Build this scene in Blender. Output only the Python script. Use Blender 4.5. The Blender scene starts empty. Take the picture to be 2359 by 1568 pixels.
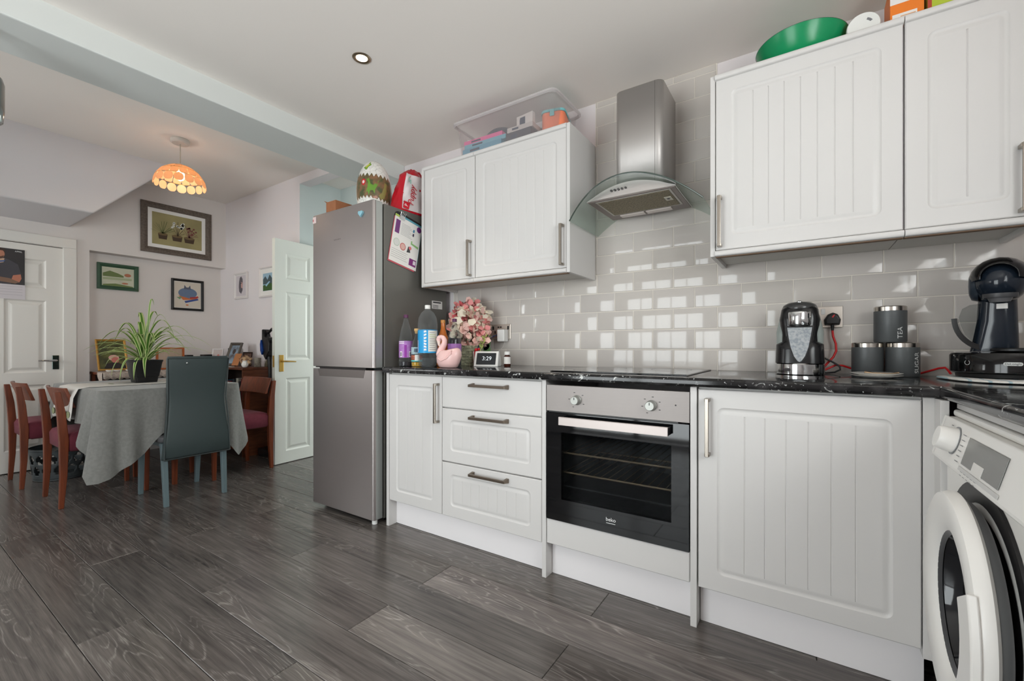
import bpy, bmesh, math, random
from mathutils import Vector, Matrix

scene = bpy.context.scene
COL = scene.collection
RND = random.Random(11)
PI = math.pi

# ------------------------------------------------------------------ camera
cam_d = bpy.data.cameras.new('camera')
cam = bpy.data.objects.new('camera', cam_d)
COL.objects.link(cam)
cam.location = (0.0, -2.2804, 1.0128)
cam.rotation_euler = (PI / 2, 0, math.radians(33.527))
cam_d.sensor_fit = 'HORIZONTAL'
cam_d.sensor_width = 36.0
cam_d.lens = 36.0 * 1008.0 / 2359.0
cam_d.shift_y = 17.0 / 2359.0
cam_d.clip_start = 0.02
scene.camera = cam

# ------------------------------------------------------------------ view, world, daylight
scene.view_settings.view_transform = 'Standard'
scene.view_settings.look = 'None'
scene.view_settings.gamma = 1.0
scene.view_settings.use_curve_mapping = False
scene.view_settings.exposure = 0.02
scene.cycles.use_denoising = True
scene.cycles.sample_clamp_indirect = 6.0
scene.cycles.caustics_reflective = False
scene.cycles.caustics_refractive = False
scene.cycles.max_bounces = 10
scene.cycles.diffuse_bounces = 6
scene.cycles.transparent_max_bounces = 16

world = bpy.data.worlds.new('sky')
scene.world = world
world.use_nodes = True
bgn = world.node_tree.nodes['Background']
bgn.inputs['Color'].default_value = (0.97, 0.985, 1.0, 1)
bgn.inputs['Strength'].default_value = 8.6


def area_light(name, loc, target, sx, sy, power, color):
    d = bpy.data.lights.new(name, 'AREA')
    d.shape = 'RECTANGLE'
    d.size, d.size_y, d.energy, d.color = sx, sy, power, color
    o = bpy.data.objects.new(name, d)
    COL.objects.link(o)
    o.location = loc
    dv = Vector(target) - Vector(loc)
    o.rotation_euler = dv.to_track_quat('-Z', 'Y').to_euler()
    return o


# daylight at the glazed garden doors behind the camera, the window over the side worktop and the hall
for nm, loc, tgt, sx, sy in (('portal_garden_doors', (-1.50, -3.75, .93), (-1.50, 0, .93), 1.56, 1.82), ('portal_added_window', (-4.78, -3.75, 1.5), (-4.78, 0, 1.5), 0.86, 1.1),
                             ('portal_side_window', (1.09, -1.95, 1.6), (-2.0, -1.95, 1.6), 1.4, 1.0)):
    area_light(nm, loc, tgt, sx, sy, 10, (1, 1, 1)).data.cycles.is_portal = True
area_light('daylight_side_window', (1.0, -1.95, 1.6), (-2.0, -1.95, 3.6), 1.3, 0.95, 20, (1.0, 0.985, 0.96))
area_light('dining_fill', (-4.78, -3.66, 1.5), (-4.78, 0, 1.9), .8, 1.0, 12, (1.0, .985, .96))  # unseen fill light added to brighten the dining alcove
area_light('daylight_hall', (-3.2, 1.9, 1.35), (-3.45, 0, 1.2), 0.9, 1.5, 27, (0.98, 1.0, 0.985))


# ------------------------------------------------------------------ materials
def lin(c):
    out = []
    for v in c:
        v = v / 255.0
        out.append(v / 12.92 if v <= 0.04045 else ((v + 0.055) / 1.055) ** 2.4)
    return (out[0], out[1], out[2], 1.0)


MATS = {}


def M(name, rgb, rough=0.5, metal=0.0, spec=0.5, coat=0.0, alpha=1.0, trans=0.0, emis=0.0, emis_rgb=None, var=None, bump=None, ior=1.45,
      sheen=0.0, stretch=None):
    """principled material; var=(scale, amount[, rgb2]) mottles the colour, bump=(scale, strength)"""
    if name in MATS:
        return MATS[name]
    m = bpy.data.materials.new(name)
    m.use_nodes = True
    nt = m.node_tree
    b = nt.nodes['Principled BSDF']
    b.inputs['Base Color'].default_value = lin(rgb)
    b.inputs['Roughness'].default_value = rough
    b.inputs['Metallic'].default_value = metal
    b.inputs['Specular IOR Level'].default_value = spec
    b.inputs['Coat Weight'].default_value = coat
    b.inputs['Alpha'].default_value = alpha
    b.inputs['Transmission Weight'].default_value = trans
    b.inputs['IOR'].default_value = ior
    b.inputs['Sheen Weight'].default_value = sheen
    if emis:
        b.inputs['Emission Color'].default_value = lin(emis_rgb or rgb)
        b.inputs['Emission Strength'].default_value = emis
    if var or bump:
        tc = nt.nodes.new('ShaderNodeTexCoord')
        mp = nt.nodes.new('ShaderNodeMapping')
        nt.links.new(tc.outputs['Object'], mp.inputs['Vector'])
        if stretch:
            mp.inputs['Scale'].default_value = stretch
    if var:
        n = nt.nodes.new('ShaderNodeTexNoise')
        n.inputs['Scale'].default_value = var[0]
        n.inputs['Detail'].default_value = 5
        nt.links.new(mp.outputs['Vector'], n.inputs['Vector'])
        mx = nt.nodes.new('ShaderNodeMix')
        mx.data_type = 'RGBA'
        c1 = lin(rgb)
        c2 = lin(var[2]) if len(var) > 2 else tuple(x * (1 - var[1]) for x in c1[:3]) + (1,)
        mx.inputs['A'].default_value = c1
        mx.inputs['B'].default_value = c2
        rp = nt.nodes.new('ShaderNodeMapRange')
        rp.inputs['From Min'].default_value = 0.38
        rp.inputs['From Max'].default_value = 0.62
        nt.links.new(n.outputs['Fac'], rp.inputs['Value'])
        nt.links.new(rp.outputs['Result'], mx.inputs['Factor'])
        nt.links.new(mx.outputs['Result'], b.inputs['Base Color'])
    if bump:
        n2 = nt.nodes.new('ShaderNodeTexNoise')
        n2.inputs['Scale'].default_value = bump[0]
        n2.inputs['Detail'].default_value = 4
        nt.links.new(mp.outputs['Vector'], n2.inputs['Vector'])
        bp = nt.nodes.new('ShaderNodeBump')
        bp.inputs['Strength'].default_value = bump[1]
        bp.inputs['Distance'].default_value = 0.01
        nt.links.new(n2.outputs['Fac'], bp.inputs['Height'])
        nt.links.new(bp.outputs['Normal'], b.inputs['Normal'])
    MATS[name] = m
    return m


def clear_mat(name, rgb, amount=0.8, rough=0.05, tint=1.0, edge=0.3, skin=None):
    """thin see-through plastic or glass: transparent mixed with a glossy or matt skin"""
    if name in MATS:
        return MATS[name]
    m = bpy.data.materials.new(name)
    m.use_nodes = True
    nt = m.node_tree
    b = nt.nodes['Principled BSDF']
    b.inputs['Base Color'].default_value = lin(skin or rgb)
    b.inputs['Roughness'].default_value = rough
    out = nt.nodes['Material Output']
    t = nt.nodes.new('ShaderNodeBsdfTransparent')
    t.inputs['Color'].default_value = tuple(x ** 0.5 * tint for x in lin(rgb)[:3]) + (1,)
    mx = nt.nodes.new('ShaderNodeMixShader')
    lw = nt.nodes.new('ShaderNodeLayerWeight')
    lw.inputs['Blend'].default_value = 0.35
    mr = nt.nodes.new('ShaderNodeMapRange')
    mr.inputs['To Min'].default_value = 1 - amount
    mr.inputs['To Max'].default_value = min(1.0, 1 - amount + edge)
    nt.links.new(lw.outputs['Facing'], mr.inputs['Value'])
    nt.links.new(mr.outputs['Result'], mx.inputs['Fac'])
    nt.links.new(t.outputs['BSDF'], mx.inputs[1])
    nt.links.new(b.outputs['BSDF'], mx.inputs[2])
    nt.links.new(mx.outputs['Shader'], out.inputs['Surface'])
    MATS[name] = m
    return m


# ------------------------------------------------------------------ mesh builder
class MB:
    def __init__(self):
        self.v, self.f, self.m = [], [], []
        self.mi = 0

    def face(self, idx):
        self.f.append(tuple(idx))
        self.m.append(self.mi)

    def poly(self, pts):
        k = len(self.v)
        self.v += [tuple(p) for p in pts]
        self.face(range(k, k + len(pts)))
        return self

    def box(self, x0, x1, y0, y1, z0, z1):
        k = len(self.v)
        self.v += [(x, y, z) for z in (z0, z1) for y in (y0, y1) for x in (x0, x1)]
        for q in ((0, 2, 3, 1), (4, 5, 7, 6), (0, 1, 5, 4), (2, 6, 7, 3), (0, 4, 6, 2), (1, 3, 7, 5)):
            self.face([k + i for i in q])
        return self

    def prism(self, pts, axis, a0, a1):
        def at(p, a):
            return {'x': (a, p[0], p[1]), 'y': (p[0], a, p[1]), 'z': (p[0], p[1], a)}[axis]
        return self.loft([[at(p, a0) for p in pts], [at(p, a1) for p in pts]])

    def loft(self, rings, cap0=True, cap1=True, closed=True):
        k = len(self.v)
        n = len(rings[0])
        for r in rings:
            self.v += [tuple(p) for p in r]
        for i in range(len(rings) - 1):
            for j in range(n if closed else n - 1):
                a, b = k + i * n + j, k + i * n + (j + 1) % n
                self.face((a, b, b + n, a + n))
        if cap0:
            self.face([k + j for j in range(n)][::-1])
        if cap1:
            self.face([k + (len(rings) - 1) * n + j for j in range(n)])
        return self

    def lathe(self, prof, n=24, c=(0, 0, 0), axis='z', sx=1.0, sy=1.0, cap0=True, cap1=True):
        rings = []
        for r, h in prof:
            ring = []
            for j in range(n):
                t = 2 * PI * j / n
                a, b = r * math.cos(t) * sx, r * math.sin(t) * sy
                p = {'z': (a, b, h), 'y': (a, h, b), 'x': (h, a, b)}[axis]
                ring.append((c[0] + p[0], c[1] + p[1], c[2] + p[2]))
            rings.append(ring)
        return self.loft(rings, cap0, cap1)

    def tube(self, pts, r, n=8, flat=None):
        """round bar along pts; r a number or one per point"""
        pts = [Vector(p) for p in pts]
        rr = r if isinstance(r, (list, tuple)) else [r] * len(pts)
        rings = []
        up = None
        for i, p in enumerate(pts):
            d = (pts[min(i + 1, len(pts) - 1)] - pts[max(i - 1, 0)]).normalized()
            if up is None:
                ref = Vector((0, 0, 1)) if abs(d.z) < 0.9 else Vector((1, 0, 0))
                up = d.cross(ref).normalized()
            else:
                up = (up - d * up.dot(d)).normalized()
            w = d.cross(up)
            rings.append([p + (up * math.cos(2 * PI * j / n) + w * math.sin(2 * PI * j / n)) * rr[i] for j in range(n)])
        return self.loft(rings)

    def bar(self, p, q, w, h=None, up=(0, 0, 1)):
        """square bar from p to q"""
        p, q = Vector(p), Vector(q)
        d = (q - p).normalized()
        u = Vector(up)
        if abs(u.dot(d)) > 0.95:
            u = Vector((1, 0, 0))
        s = d.cross(u).normalized()
        u = s.cross(d)
        h = h or w
        return self.loft([[e + s * a * w / 2 + u * b * h / 2 for a, b in ((-1, -1), (1, -1), (1, 1), (-1, 1))] for e in (p, q)])

    def grid(self, fn, nu, nv, closed_u=False):
        k = len(self.v)
        for j in range(nv + 1):
            for i in range(nu + (0 if closed_u else 1)):
                self.v.append(tuple(fn(i / nu, j / nv)))
        w = nu + (0 if closed_u else 1)
        for j in range(nv):
            for i in range(nu):
                a, b = k + j * w + i, k + j * w + (i + 1) % w
                self.face((a, b, b + w, a + w))
        return self

    def ball(self, c, rx, ry=None, rz=None, n=16, m=10):
        ry, rz = ry or rx, rz or rx
        prof = [(math.sin(PI * i / m), -math.cos(PI * i / m)) for i in range(m + 1)]
        prof[0] = (0.02, -1)
        prof[-1] = (0.02, 1)
        rings = [[(c[0] + r * rx * math.cos(2 * PI * j / n), c[1] + r * ry * math.sin(2 * PI * j / n), c[2] + h * rz) for j in range(n)] for r, h in prof]
        return self.loft(rings)

    def xform(self, mat, start=0):
        self.v = self.v[:start] + [tuple(mat @ Vector(p)) for p in self.v[start:]]
        return self


def rrect(x0, x1, z0, z1, r, k=4):
    out = []
    for cx, cz, a0 in ((x1 - r, z0 + r, -PI / 2), (x1 - r, z1 - r, 0), (x0 + r, z1 - r, PI / 2), (x0 + r, z0 + r, PI)):
        for i in range(k + 1):
            a = a0 + PI / 2 * i / k
            out.append((cx + r * math.cos(a), cz + r * math.sin(a)))
    return out


def mesh_of(name, mb, mats, smooth=None):
    me = bpy.data.meshes.new(name)
    me.from_pydata(mb.v, [], mb.f)
    if not isinstance(mats, (list, tuple)):
        mats = [mats]
    for m in mats:
        me.materials.append(m)
    if len(mats) > 1:
        me.polygons.foreach_set('material_index', mb.m)
    bm = bmesh.new()
    bm.from_mesh(me)
    bmesh.ops.recalc_face_normals(bm, faces=bm.faces)
    bm.to_mesh(me)
    bm.free()
    if smooth is not None:
        me.polygons.foreach_set('use_smooth', [True] * len(me.polygons))
        me.set_sharp_from_angle(angle=math.radians(smooth))
    me.update()
    return me


def root_loc(o):
    p = Vector((0, 0, 0))
    while o is not None:
        p += o.location
        o = o.parent
    return p


def obj(name, mb, mats, parent=None, smooth=None, bevel=0.0, segs=2, local=False, subsurf=0, solid=0.0, kind=None, label=None):
    """links one mesh object; vertices are given in world space unless local=True"""
    if parent is not None and not local:
        o0 = root_loc(parent)
        mb.v = [(x - o0.x, y - o0.y, z - o0.z) for x, y, z in mb.v]
    o = bpy.data.objects.new(name, mesh_of(name, mb, mats, smooth))
    COL.objects.link(o)
    o.parent = parent
    if solid:
        s = o.modifiers.new('thickness', 'SOLIDIFY')
        s.thickness = solid
        s.offset = 0
    if subsurf:
        s = o.modifiers.new('subdivision', 'SUBSURF')
        s.levels = s.render_levels = subsurf
    if bevel:
        b = o.modifiers.new('edge', 'BEVEL')
        b.width = bevel
        b.segments = segs
        b.limit_method = 'ANGLE'
        b.angle_limit = math.radians(40)
        b.harden_normals = False
    if kind:
        o['kind'] = kind
    if label:
        o['label'] = label
    return o


def tag(o, label, cat, group=None, kind=None):
    o['label'] = label
    o['category'] = cat
    if group:
        o['group'] = group
    if kind:
        o['kind'] = kind
    return o


def thing(name, label, cat, loc=(0, 0, 0), rz=0.0, group=None):
    o = bpy.data.objects.new(name, None)
    o.empty_display_size = 0.05
    COL.objects.link(o)
    o.location = loc
    o.rotation_euler = (0, 0, rz)
    return tag(o, label, cat, group)


def copy_tree(o, parent=None):
    c = o.copy()
    COL.objects.link(c)
    c.parent = parent
    for ch in list(o.children):
        copy_tree(ch, c)
    return c


def text_mb(body, size, mat4, depth=0.0004, align='CENTER'):
    """lettering turned into an MB; local x right, y up, facing +z before mat4"""
    cu = bpy.data.curves.new('lettering', 'FONT')
    cu.body = body
    cu.size = size
    cu.align_x = align
    cu.align_y = 'CENTER'
    cu.extrude = depth
    cu.resolution_u = 3
    tmp = bpy.data.objects.new('lettering', cu)
    COL.objects.link(tmp)
    bpy.context.view_layer.update()
    me = bpy.data.meshes.new_from_object(tmp.evaluated_get(bpy.context.evaluated_depsgraph_get()))
    mb = MB()
    mb.v = [tuple(mat4 @ v.co) for v in me.vertices]
    for p in me.polygons:
        mb.face(list(p.vertices))
    bpy.data.objects.remove(tmp)
    bpy.data.curves.remove(cu)
    bpy.data.meshes.remove(me)
    return mb


def frame_mat(origin, right, up):
    """matrix taking local (x,y,z) to origin + x*right + y*up + z*(right x up)"""
    r, u = Vector(right).normalized(), Vector(up).normalized()
    n = r.cross(u)
    return Matrix(((r.x, u.x, n.x, origin[0]), (r.y, u.y, n.y, origin[1]), (r.z, u.z, n.z, origin[2]), (0, 0, 0, 1)))


def flat(mb, pts, mat4, h=0.0):
    return mb.poly([mat4 @ Vector((p[0], p[1], h)) for p in pts])


def ell(cx, cy, rx, ry, n=20):
    return [(cx + rx * math.cos(2 * PI * i / n), cy + ry * math.sin(2 * PI * i / n)) for i in range(n)]


def rect(x0, x1, y0, y1):
    return [(x0, y0), (x1, y0), (x1, y1), (x0, y1)]

# ================================================================== surfaces of the place
def plank_material():
    m = bpy.data.materials.new('grey_oak_laminate')
    m.use_nodes = True
    nt = m.node_tree
    N, L = nt.nodes.new, nt.links.new
    b = nt.nodes['Principled BSDF']
    tc, oi = N('ShaderNodeTexCoord'), N('ShaderNodeObjectInfo')
    off = N('ShaderNodeVectorMath'); off.operation = 'SCALE'
    cx = N('ShaderNodeCombineXYZ')
    L(oi.outputs['Random'], cx.inputs['X']); L(oi.outputs['Random'], cx.inputs['Y']); L(oi.outputs['Random'], cx.inputs['Z'])
    L(cx.outputs['Vector'], off.inputs[0]); off.inputs['Scale'].default_value = 37.0
    add = N('ShaderNodeVectorMath'); add.operation = 'ADD'
    L(tc.outputs['Object'], add.inputs[0]); L(off.outputs['Vector'], add.inputs[1])

    def mapped(sx, sy):
        mp = N('ShaderNodeMapping'); mp.inputs['Scale'].default_value = (sx, sy, 1)
        L(add.outputs['Vector'], mp.inputs['Vector'])
        return mp

    def noise(mp, scale, detail, dist=0.0):
        n = N('ShaderNodeTexNoise'); n.inputs['Scale'].default_value = scale
        n.inputs['Detail'].default_value = detail; n.inputs['Distortion'].default_value = dist
        L(mp.outputs['Vector'], n.inputs['Vector'])
        return n

    def ramp(sock, a, bb, lo=0.0, hi=1.0):
        r = N('ShaderNodeMapRange'); r.inputs['From Min'].default_value = a; r.inputs['From Max'].default_value = bb
        r.inputs['To Min'].default_value = lo; r.inputs['To Max'].default_value = hi
        L(sock, r.inputs['Value'])
        return r.outputs['Result']

    def math_(op, s1, s2):
        k = N('ShaderNodeMath'); k.operation = op
        if isinstance(s1, (int, float)): k.inputs[0].default_value = s1
        else: L(s1, k.inputs[0])
        if isinstance(s2, (int, float)): k.inputs[1].default_value = s2
        else: L(s2, k.inputs[1])
        return k.outputs['Value']
    streak = noise(mapped(1.0, 26.0), 3.0, 6)
    fine = noise(mapped(3.0, 120.0), 4.0, 4)
    blot = noise(mapped(1.0, 3.0), 2.2, 3)
    rings = noise(mapped(0.9, 6.5), 1.7, 1.5, 0.6)
    ph = math_('FRACT', math_('MULTIPLY', rings.outputs['Fac'], 15.0), 0)
    line = ramp(math_('ABSOLUTE', math_('SUBTRACT', ph, 0.5), 0), 0.0, 0.16, 1.0, 0.0)
    where = ramp(noise(mapped(0.8, 5.0), 1.5, 2).outputs['Fac'], 0.46, 0.60)
    wash = math_('MULTIPLY', math_('MULTIPLY', line, where), ramp(fine.outputs['Fac'], 0.35, 0.6))
    tone = math_('ADD', math_('MULTIPLY', ramp(streak.outputs['Fac'], 0.3, 0.72), 0.5),
                 math_('ADD', math_('MULTIPLY', ramp(fine.outputs['Fac'], 0.3, 0.7), 0.22), math_('MULTIPLY', ramp(blot.outputs['Fac'], 0.35, 0.65), 0.28)))
    c1 = N('ShaderNodeMix'); c1.data_type = 'RGBA'
    c1.inputs['A'].default_value = lin((58, 54, 53)); c1.inputs['B'].default_value = lin((134, 127, 122))
    L(tone, c1.inputs['Factor'])
    c2 = N('ShaderNodeMix'); c2.data_type = 'RGBA'
    c2.inputs['B'].default_value = lin((196, 190, 183))
    L(c1.outputs['Result'], c2.inputs['A']); L(math_('MULTIPLY', wash, 0.5), c2.inputs['Factor'])
    c3 = N('ShaderNodeMix'); c3.data_type = 'RGBA'; c3.blend_type = 'MULTIPLY'; c3.inputs['Factor'].default_value = 1.0
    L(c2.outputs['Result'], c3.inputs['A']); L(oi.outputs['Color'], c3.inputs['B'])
    L(c3.outputs['Result'], b.inputs['Base Color'])
    b.inputs['Roughness'].default_value = 0.23
    bp = N('ShaderNodeBump'); bp.inputs['Strength'].default_value = 0.05; bp.inputs['Distance'].default_value = 0.003
    L(streak.outputs['Fac'], bp.inputs['Height']); L(bp.outputs['Normal'], b.inputs['Normal'])
    return m


def tile_material():
    m = M('glazed_tile', (200, 194, 188), rough=0.07, spec=0.5)
    nt = m.node_tree
    b = nt.nodes['Principled BSDF']
    oi = nt.nodes.new('ShaderNodeObjectInfo')
    mx = nt.nodes.new('ShaderNodeMix'); mx.data_type = 'RGBA'; mx.blend_type = 'MULTIPLY'
    mx.inputs['Factor'].default_value = 1.0
    mx.inputs['A'].default_value = lin((200, 194, 188))
    nt.links.new(oi.outputs['Color'], mx.inputs['B'])
    nt.links.new(mx.outputs['Result'], b.inputs['Base Color'])
    tc = nt.nodes.new('ShaderNodeTexCoord')
    n = nt.nodes.new('ShaderNodeTexNoise'); n.inputs['Scale'].default_value = 9.0; n.inputs['Detail'].default_value = 1
    ad = nt.nodes.new('ShaderNodeVectorMath'); ad.operation = 'ADD'
    nt.links.new(tc.outputs['Object'], ad.inputs[0]); nt.links.new(oi.outputs['Location'], ad.inputs[1])
    nt.links.new(ad.outputs['Vector'], n.inputs['Vector'])
    bp = nt.nodes.new('ShaderNodeBump'); bp.inputs['Strength'].default_value = 0.025; bp.inputs['Distance'].default_value = 0.004
    nt.links.new(n.outputs['Fac'], bp.inputs['Height']); nt.links.new(bp.outputs['Normal'], b.inputs['Normal'])
    return m


PLASTER = M('lilac_white_plaster', (228, 222, 223), rough=0.75, spec=0.25, bump=(14, 0.05))
CREAMWALL = M('warm_grey_plaster', (219, 213, 209), rough=0.8, spec=0.25, bump=(14, 0.05))
BLUEWALL = M('pale_blue_green_plaster', (206, 216, 214), rough=0.75, spec=0.25, bump=(14, 0.05))
CEIL = M('ceiling_paint', (240, 234, 228), rough=0.85, spec=0.2, bump=(20, 0.03))
BEAMP = M('beam_paint', (214, 217, 214), rough=0.7, spec=0.25, bump=(16, 0.04))
GLOSSW = M('white_gloss_paint', (222, 219, 213), rough=0.32, spec=0.5)
DOORP = M('pale_green_white_paint', (223, 226, 218), rough=0.35, spec=0.5)
GROUT = M('white_grout', (226, 220, 210), rough=0.8, spec=0.2)
PANE = clear_mat('window_glass', (245, 250, 250), amount=0.96, rough=0.02, skin=(20, 20, 20))

XR, YF, XL = 0.93, -3.6, -5.3          # right wall, wall behind the camera, dining wall
ZK, ZD = 2.372, 2.60                   # kitchen and dining ceilings

# ---- floor with its planks
fl = tag(obj('floor', MB().box(-5.5, XR + .1, YF - .1, 2.2, -0.06, -0.004), M('floor_underlay', (45, 42, 41), 0.9)),
         'grey oak laminate floor running through kitchen and dining room', 'floor', kind='structure')
PLANK = plank_material()
PW, PL = 0.1865, 1.40
plank_meshes = {}
tone_set = {}
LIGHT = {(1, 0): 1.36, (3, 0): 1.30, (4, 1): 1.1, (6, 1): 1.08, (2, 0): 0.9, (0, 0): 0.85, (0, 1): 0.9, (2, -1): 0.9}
for r in range(-14, 16):
    y1 = -0.738 - PW * (r - 1)
    y0 = y1 - PW
    if y0 < YF - 0.06:
        continue
    base = -0.665 if r % 2 == 0 else -1.36
    for k in range(-4, 3):
        x0, x1 = base + PL * k, base + PL * (k + 1)
        xa, xb = max(x0, -5.44), min(x1, XR)
        if y1 > 0.2:
            xa, xb = max(xa, -3.84), min(xb, -2.3)
        if xb - xa < 0.02:
            continue
        ya, yb = y0, y1
        key = (round(xb - xa, 3), round(yb - ya, 4))
        if key not in plank_meshes:
            hx, hy, g = key[0] / 2 - 0.0009, key[1] / 2 - 0.0009, 0.0016
            mb = MB()
            mb.loft([[(-hx, -hy, -.004), (hx, -hy, -.004), (hx, hy, -.004), (-hx, hy, -.004)], [(-hx, -hy, -g), (hx, -hy, -g), (hx, hy, -g), (-hx, hy, -g)],
                     [(-hx + g, -hy + g, 0), (hx - g, -hy + g, 0), (hx - g, hy - g, 0), (-hx + g, hy - g, 0)]])
            plank_meshes[key] = mesh_of('plank', mb, PLANK)
        o = bpy.data.objects.new('plank', plank_meshes[key])
        COL.objects.link(o)
        o.parent = fl
        o.location = ((xa + xb) / 2, (ya + yb) / 2, 0)
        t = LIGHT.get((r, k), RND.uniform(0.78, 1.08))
        t *= 0.78 if (xa + xb) / 2 < -1.9 else 0.92  # dining-side planks toned darker: the dimmer light there put into colour
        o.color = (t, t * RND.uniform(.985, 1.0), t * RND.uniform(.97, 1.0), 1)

# ---- walls
mb = MB()
mb.box(-2.50, XR + .12, 0.008, 0.30, 0, 2.75)                   # behind cabinets and tiles
mb.box(-5.55, -3.86, 0.0, 0.43, 0, 2.75)                        # picture wall, ends at the lobby
mb.box(-3.86, -2.50, 0.0, 0.105, 2.525, 2.75)                   # lintel over the lobby opening
wall_back = tag(obj('wall_back', mb, PLASTER), 'pale lilac plaster wall behind the cabinets and beside the lobby', 'wall', kind='structure')
mb = MB()
mb.box(-3.86, -3.84, 0.43, 0.55, 0, 2.75).box(-3.07, -2.30, 0.43, 0.55, 0, 2.75).box(-3.84, -3.07, 0.43, 0.55, 1.99, 2.75)
mb.box(-3.866, -3.8585, 0.002, 0.43, 0, 2.60)
tag(obj('wall_lobby', mb, BLUEWALL), 'pale blue-green lobby wall behind the fridge', 'wall', kind='structure')
mb = MB().box(-3.95, -2.2, 2.1, 2.2, 0, 2.75).box(-3.97, -3.87, .55, 2.2, 0, 2.75).box(-2.3, -2.2, .55, 2.2, 0, 2.75)
tag(obj('wall_hall', mb, BLUEWALL), 'pale hall wall beyond the open white door', 'wall', kind='structure')
# dining wall with alcove and door opening
mb = MB()
mb.box(-5.60, -5.42, YF - .1, 0.3, 0, 2.75)
mb.box(-5.42, XL, YF, -2.045, 0, 2.75)
mb.box(-5.42, XL, -2.045, -1.272, 1.872, 2.75)
mb.box(-5.42, XL, -1.272, -1.108, 0, 2.75)
mb.box(-5.42, XL, -1.108, 0.0, 1.885, 2.75)
tag(obj('wall_left', mb, CREAMWALL), 'warm grey dining wall with a shallow alcove and a door', 'wall', kind='structure')
# wall on the right with its window, wall behind the camera with garden doors and an added window for light
mb = MB()
mb.box(XR, XR + .12, YF, -2.65, 0, 2.75).box(XR, XR + .12, -1.25, 0.01, 0, 2.75)
mb.box(XR, XR + .12, -2.65, -1.25, 0, 1.1).box(XR, XR + .12, -2.65, -1.25, 2.1, 2.75)
tag(obj('wall_right', mb, PLASTER), 'pale plaster wall beside the washing machine', 'wall', kind='structure')
mb = MB()
mb.box(-5.6, -5.2, YF - .12, YF, 0, 2.75).box(-5.2, -4.36, YF - .12, YF, 0, 0.95).box(-5.2, -4.36, YF - .12, YF, 2.05, 2.75)
mb.box(-4.36, -2.28, YF - .12, YF, 0, 2.75).box(-2.28, -0.72, YF - .12, YF, 1.84, 2.75).box(-0.72, XR + .12, YF - .12, YF, 0, 2.75)
tag(obj('wall_front', mb, PLASTER), 'pale plaster wall with glazed garden doors', 'wall', kind='structure')


def window(n, axis, a0, a1, z0, z1, p, bars, label):
    mb = MB()
    w = 0.05

    def bx(u0, u1, v0, v1):
        if axis == 'y':
            mb.box(u0, u1, p - .03, p + .03, v0, v1)
        else:
            mb.box(p - .03, p + .03, u0, u1, v0, v1)
    bx(a0, a1, z0, z0 + w); bx(a0, a1, z1 - w, z1); bx(a0, a0 + w, z0, z1); bx(a1 - w, a1, z0, z1)
    for b in bars:
        bx(b - w / 2, b + w / 2, z0, z1)
    t = tag(obj('window_%d' % n, mb, GLOSSW), label, 'window', kind='structure')
    edges = [a0] + list(bars) + [a1]
    for e0, e1 in zip(edges, edges[1:]):
        g = MB()
        if axis == 'y':
            g.box(e0 + .02, e1 - .02, p - .004, p + .004, z0 + .02, z1 - .02)
        else:
            g.box(p - .004, p + .004, e0 + .02, e1 - .02, z0 + .02, z1 - .02)
        obj('pane', g, PANE, t)


window(1, 'y', -2.28, -0.72, 0.02, 1.84, YF - .03, [-1.50], 'white framed glazed garden doors behind the camera')
window(2, 'x', -2.65, -1.25, 1.1, 2.1, XR + .03, [-1.95], 'white framed kitchen window in the side wall')
window(3, 'y', -5.2, -4.36, 0.95, 2.05, YF - .03, [-4.78], 'white framed unseen window added behind the camera for dining room light')

# ---- ceilings, beam, boxed-in stair
tag(obj('ceiling', MB().box(-2.5, XR + .1, YF - .1, 0.2, ZK, 2.75), CEIL), 'flat off-white kitchen ceiling', 'ceiling', kind='structure')
tag(obj('ceiling_dining', MB().box(-5.6, -2.5, YF - .1, 2.2, ZD, 2.78), CEIL), 'off-white dining room ceiling around the pendant lamp', 'ceiling', kind='structure')
tag(obj('ceiling_beam', MB().box(-2.80, -2.48, YF, 0.006, 2.256, 2.76), BEAMP, bevel=.006), 'boxed ceiling beam dividing kitchen from dining room', 'beam', kind='structure')
mb = MB().prism([(YF, 2.7), (-0.62, 2.7), (-1.24, 2.06), (YF, 2.045)], 'x', XL - .05, -4.60)
tag(obj('stair_bulkhead', mb, M('bulkhead_paint', (212, 209, 211), rough=.6, spec=.3, bump=(10, .05)), bevel=.012, segs=3),
    'boxed-in underside of the stairs, sloping up to the dining ceiling', 'stair soffit', kind='structure')

# ---- skirting and trims
mb = MB().box(-5.3, -3.88, -0.018, 0.0, 0, 0.14)
tag(obj('baseboard_back', mb, GLOSSW, bevel=.004), 'white skirting board under the picture wall', 'skirting', kind='structure')
mb = MB().box(XL, XL + .018, YF, -2.12, 0, 0.14).box(XL, XL + .018, -1.19, -1.108, 0, 0.14)
tag(obj('baseboard_left', mb, GLOSSW, bevel=.004), 'white skirting board along the dining door wall', 'skirting', kind='structure')
mb = MB().box(-5.25, -4.32, -0.305, -0.288, 0, 0.05)
tag(obj('trim_1', MB().box(-1.990, -1.980, -0.006, 0.008, 0.905, 1.40), GLOSSW), 'white edge trim at the end of the tiling by the fridge', 'trim', kind='structure')

# ---- tiles
TILE = tile_material()
TX, TP, TZ, TQ = -1.4527, 0.2030, 1.0047, 0.1026
obj('grout', MB().box(-1.985, XR, 0.003, 0.0079, 0.90, 1.44).box(-0.956, -0.338, 0.003, 0.0079, 1.44, ZK), GROUT, wall_back)
tile_meshes = {}


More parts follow.
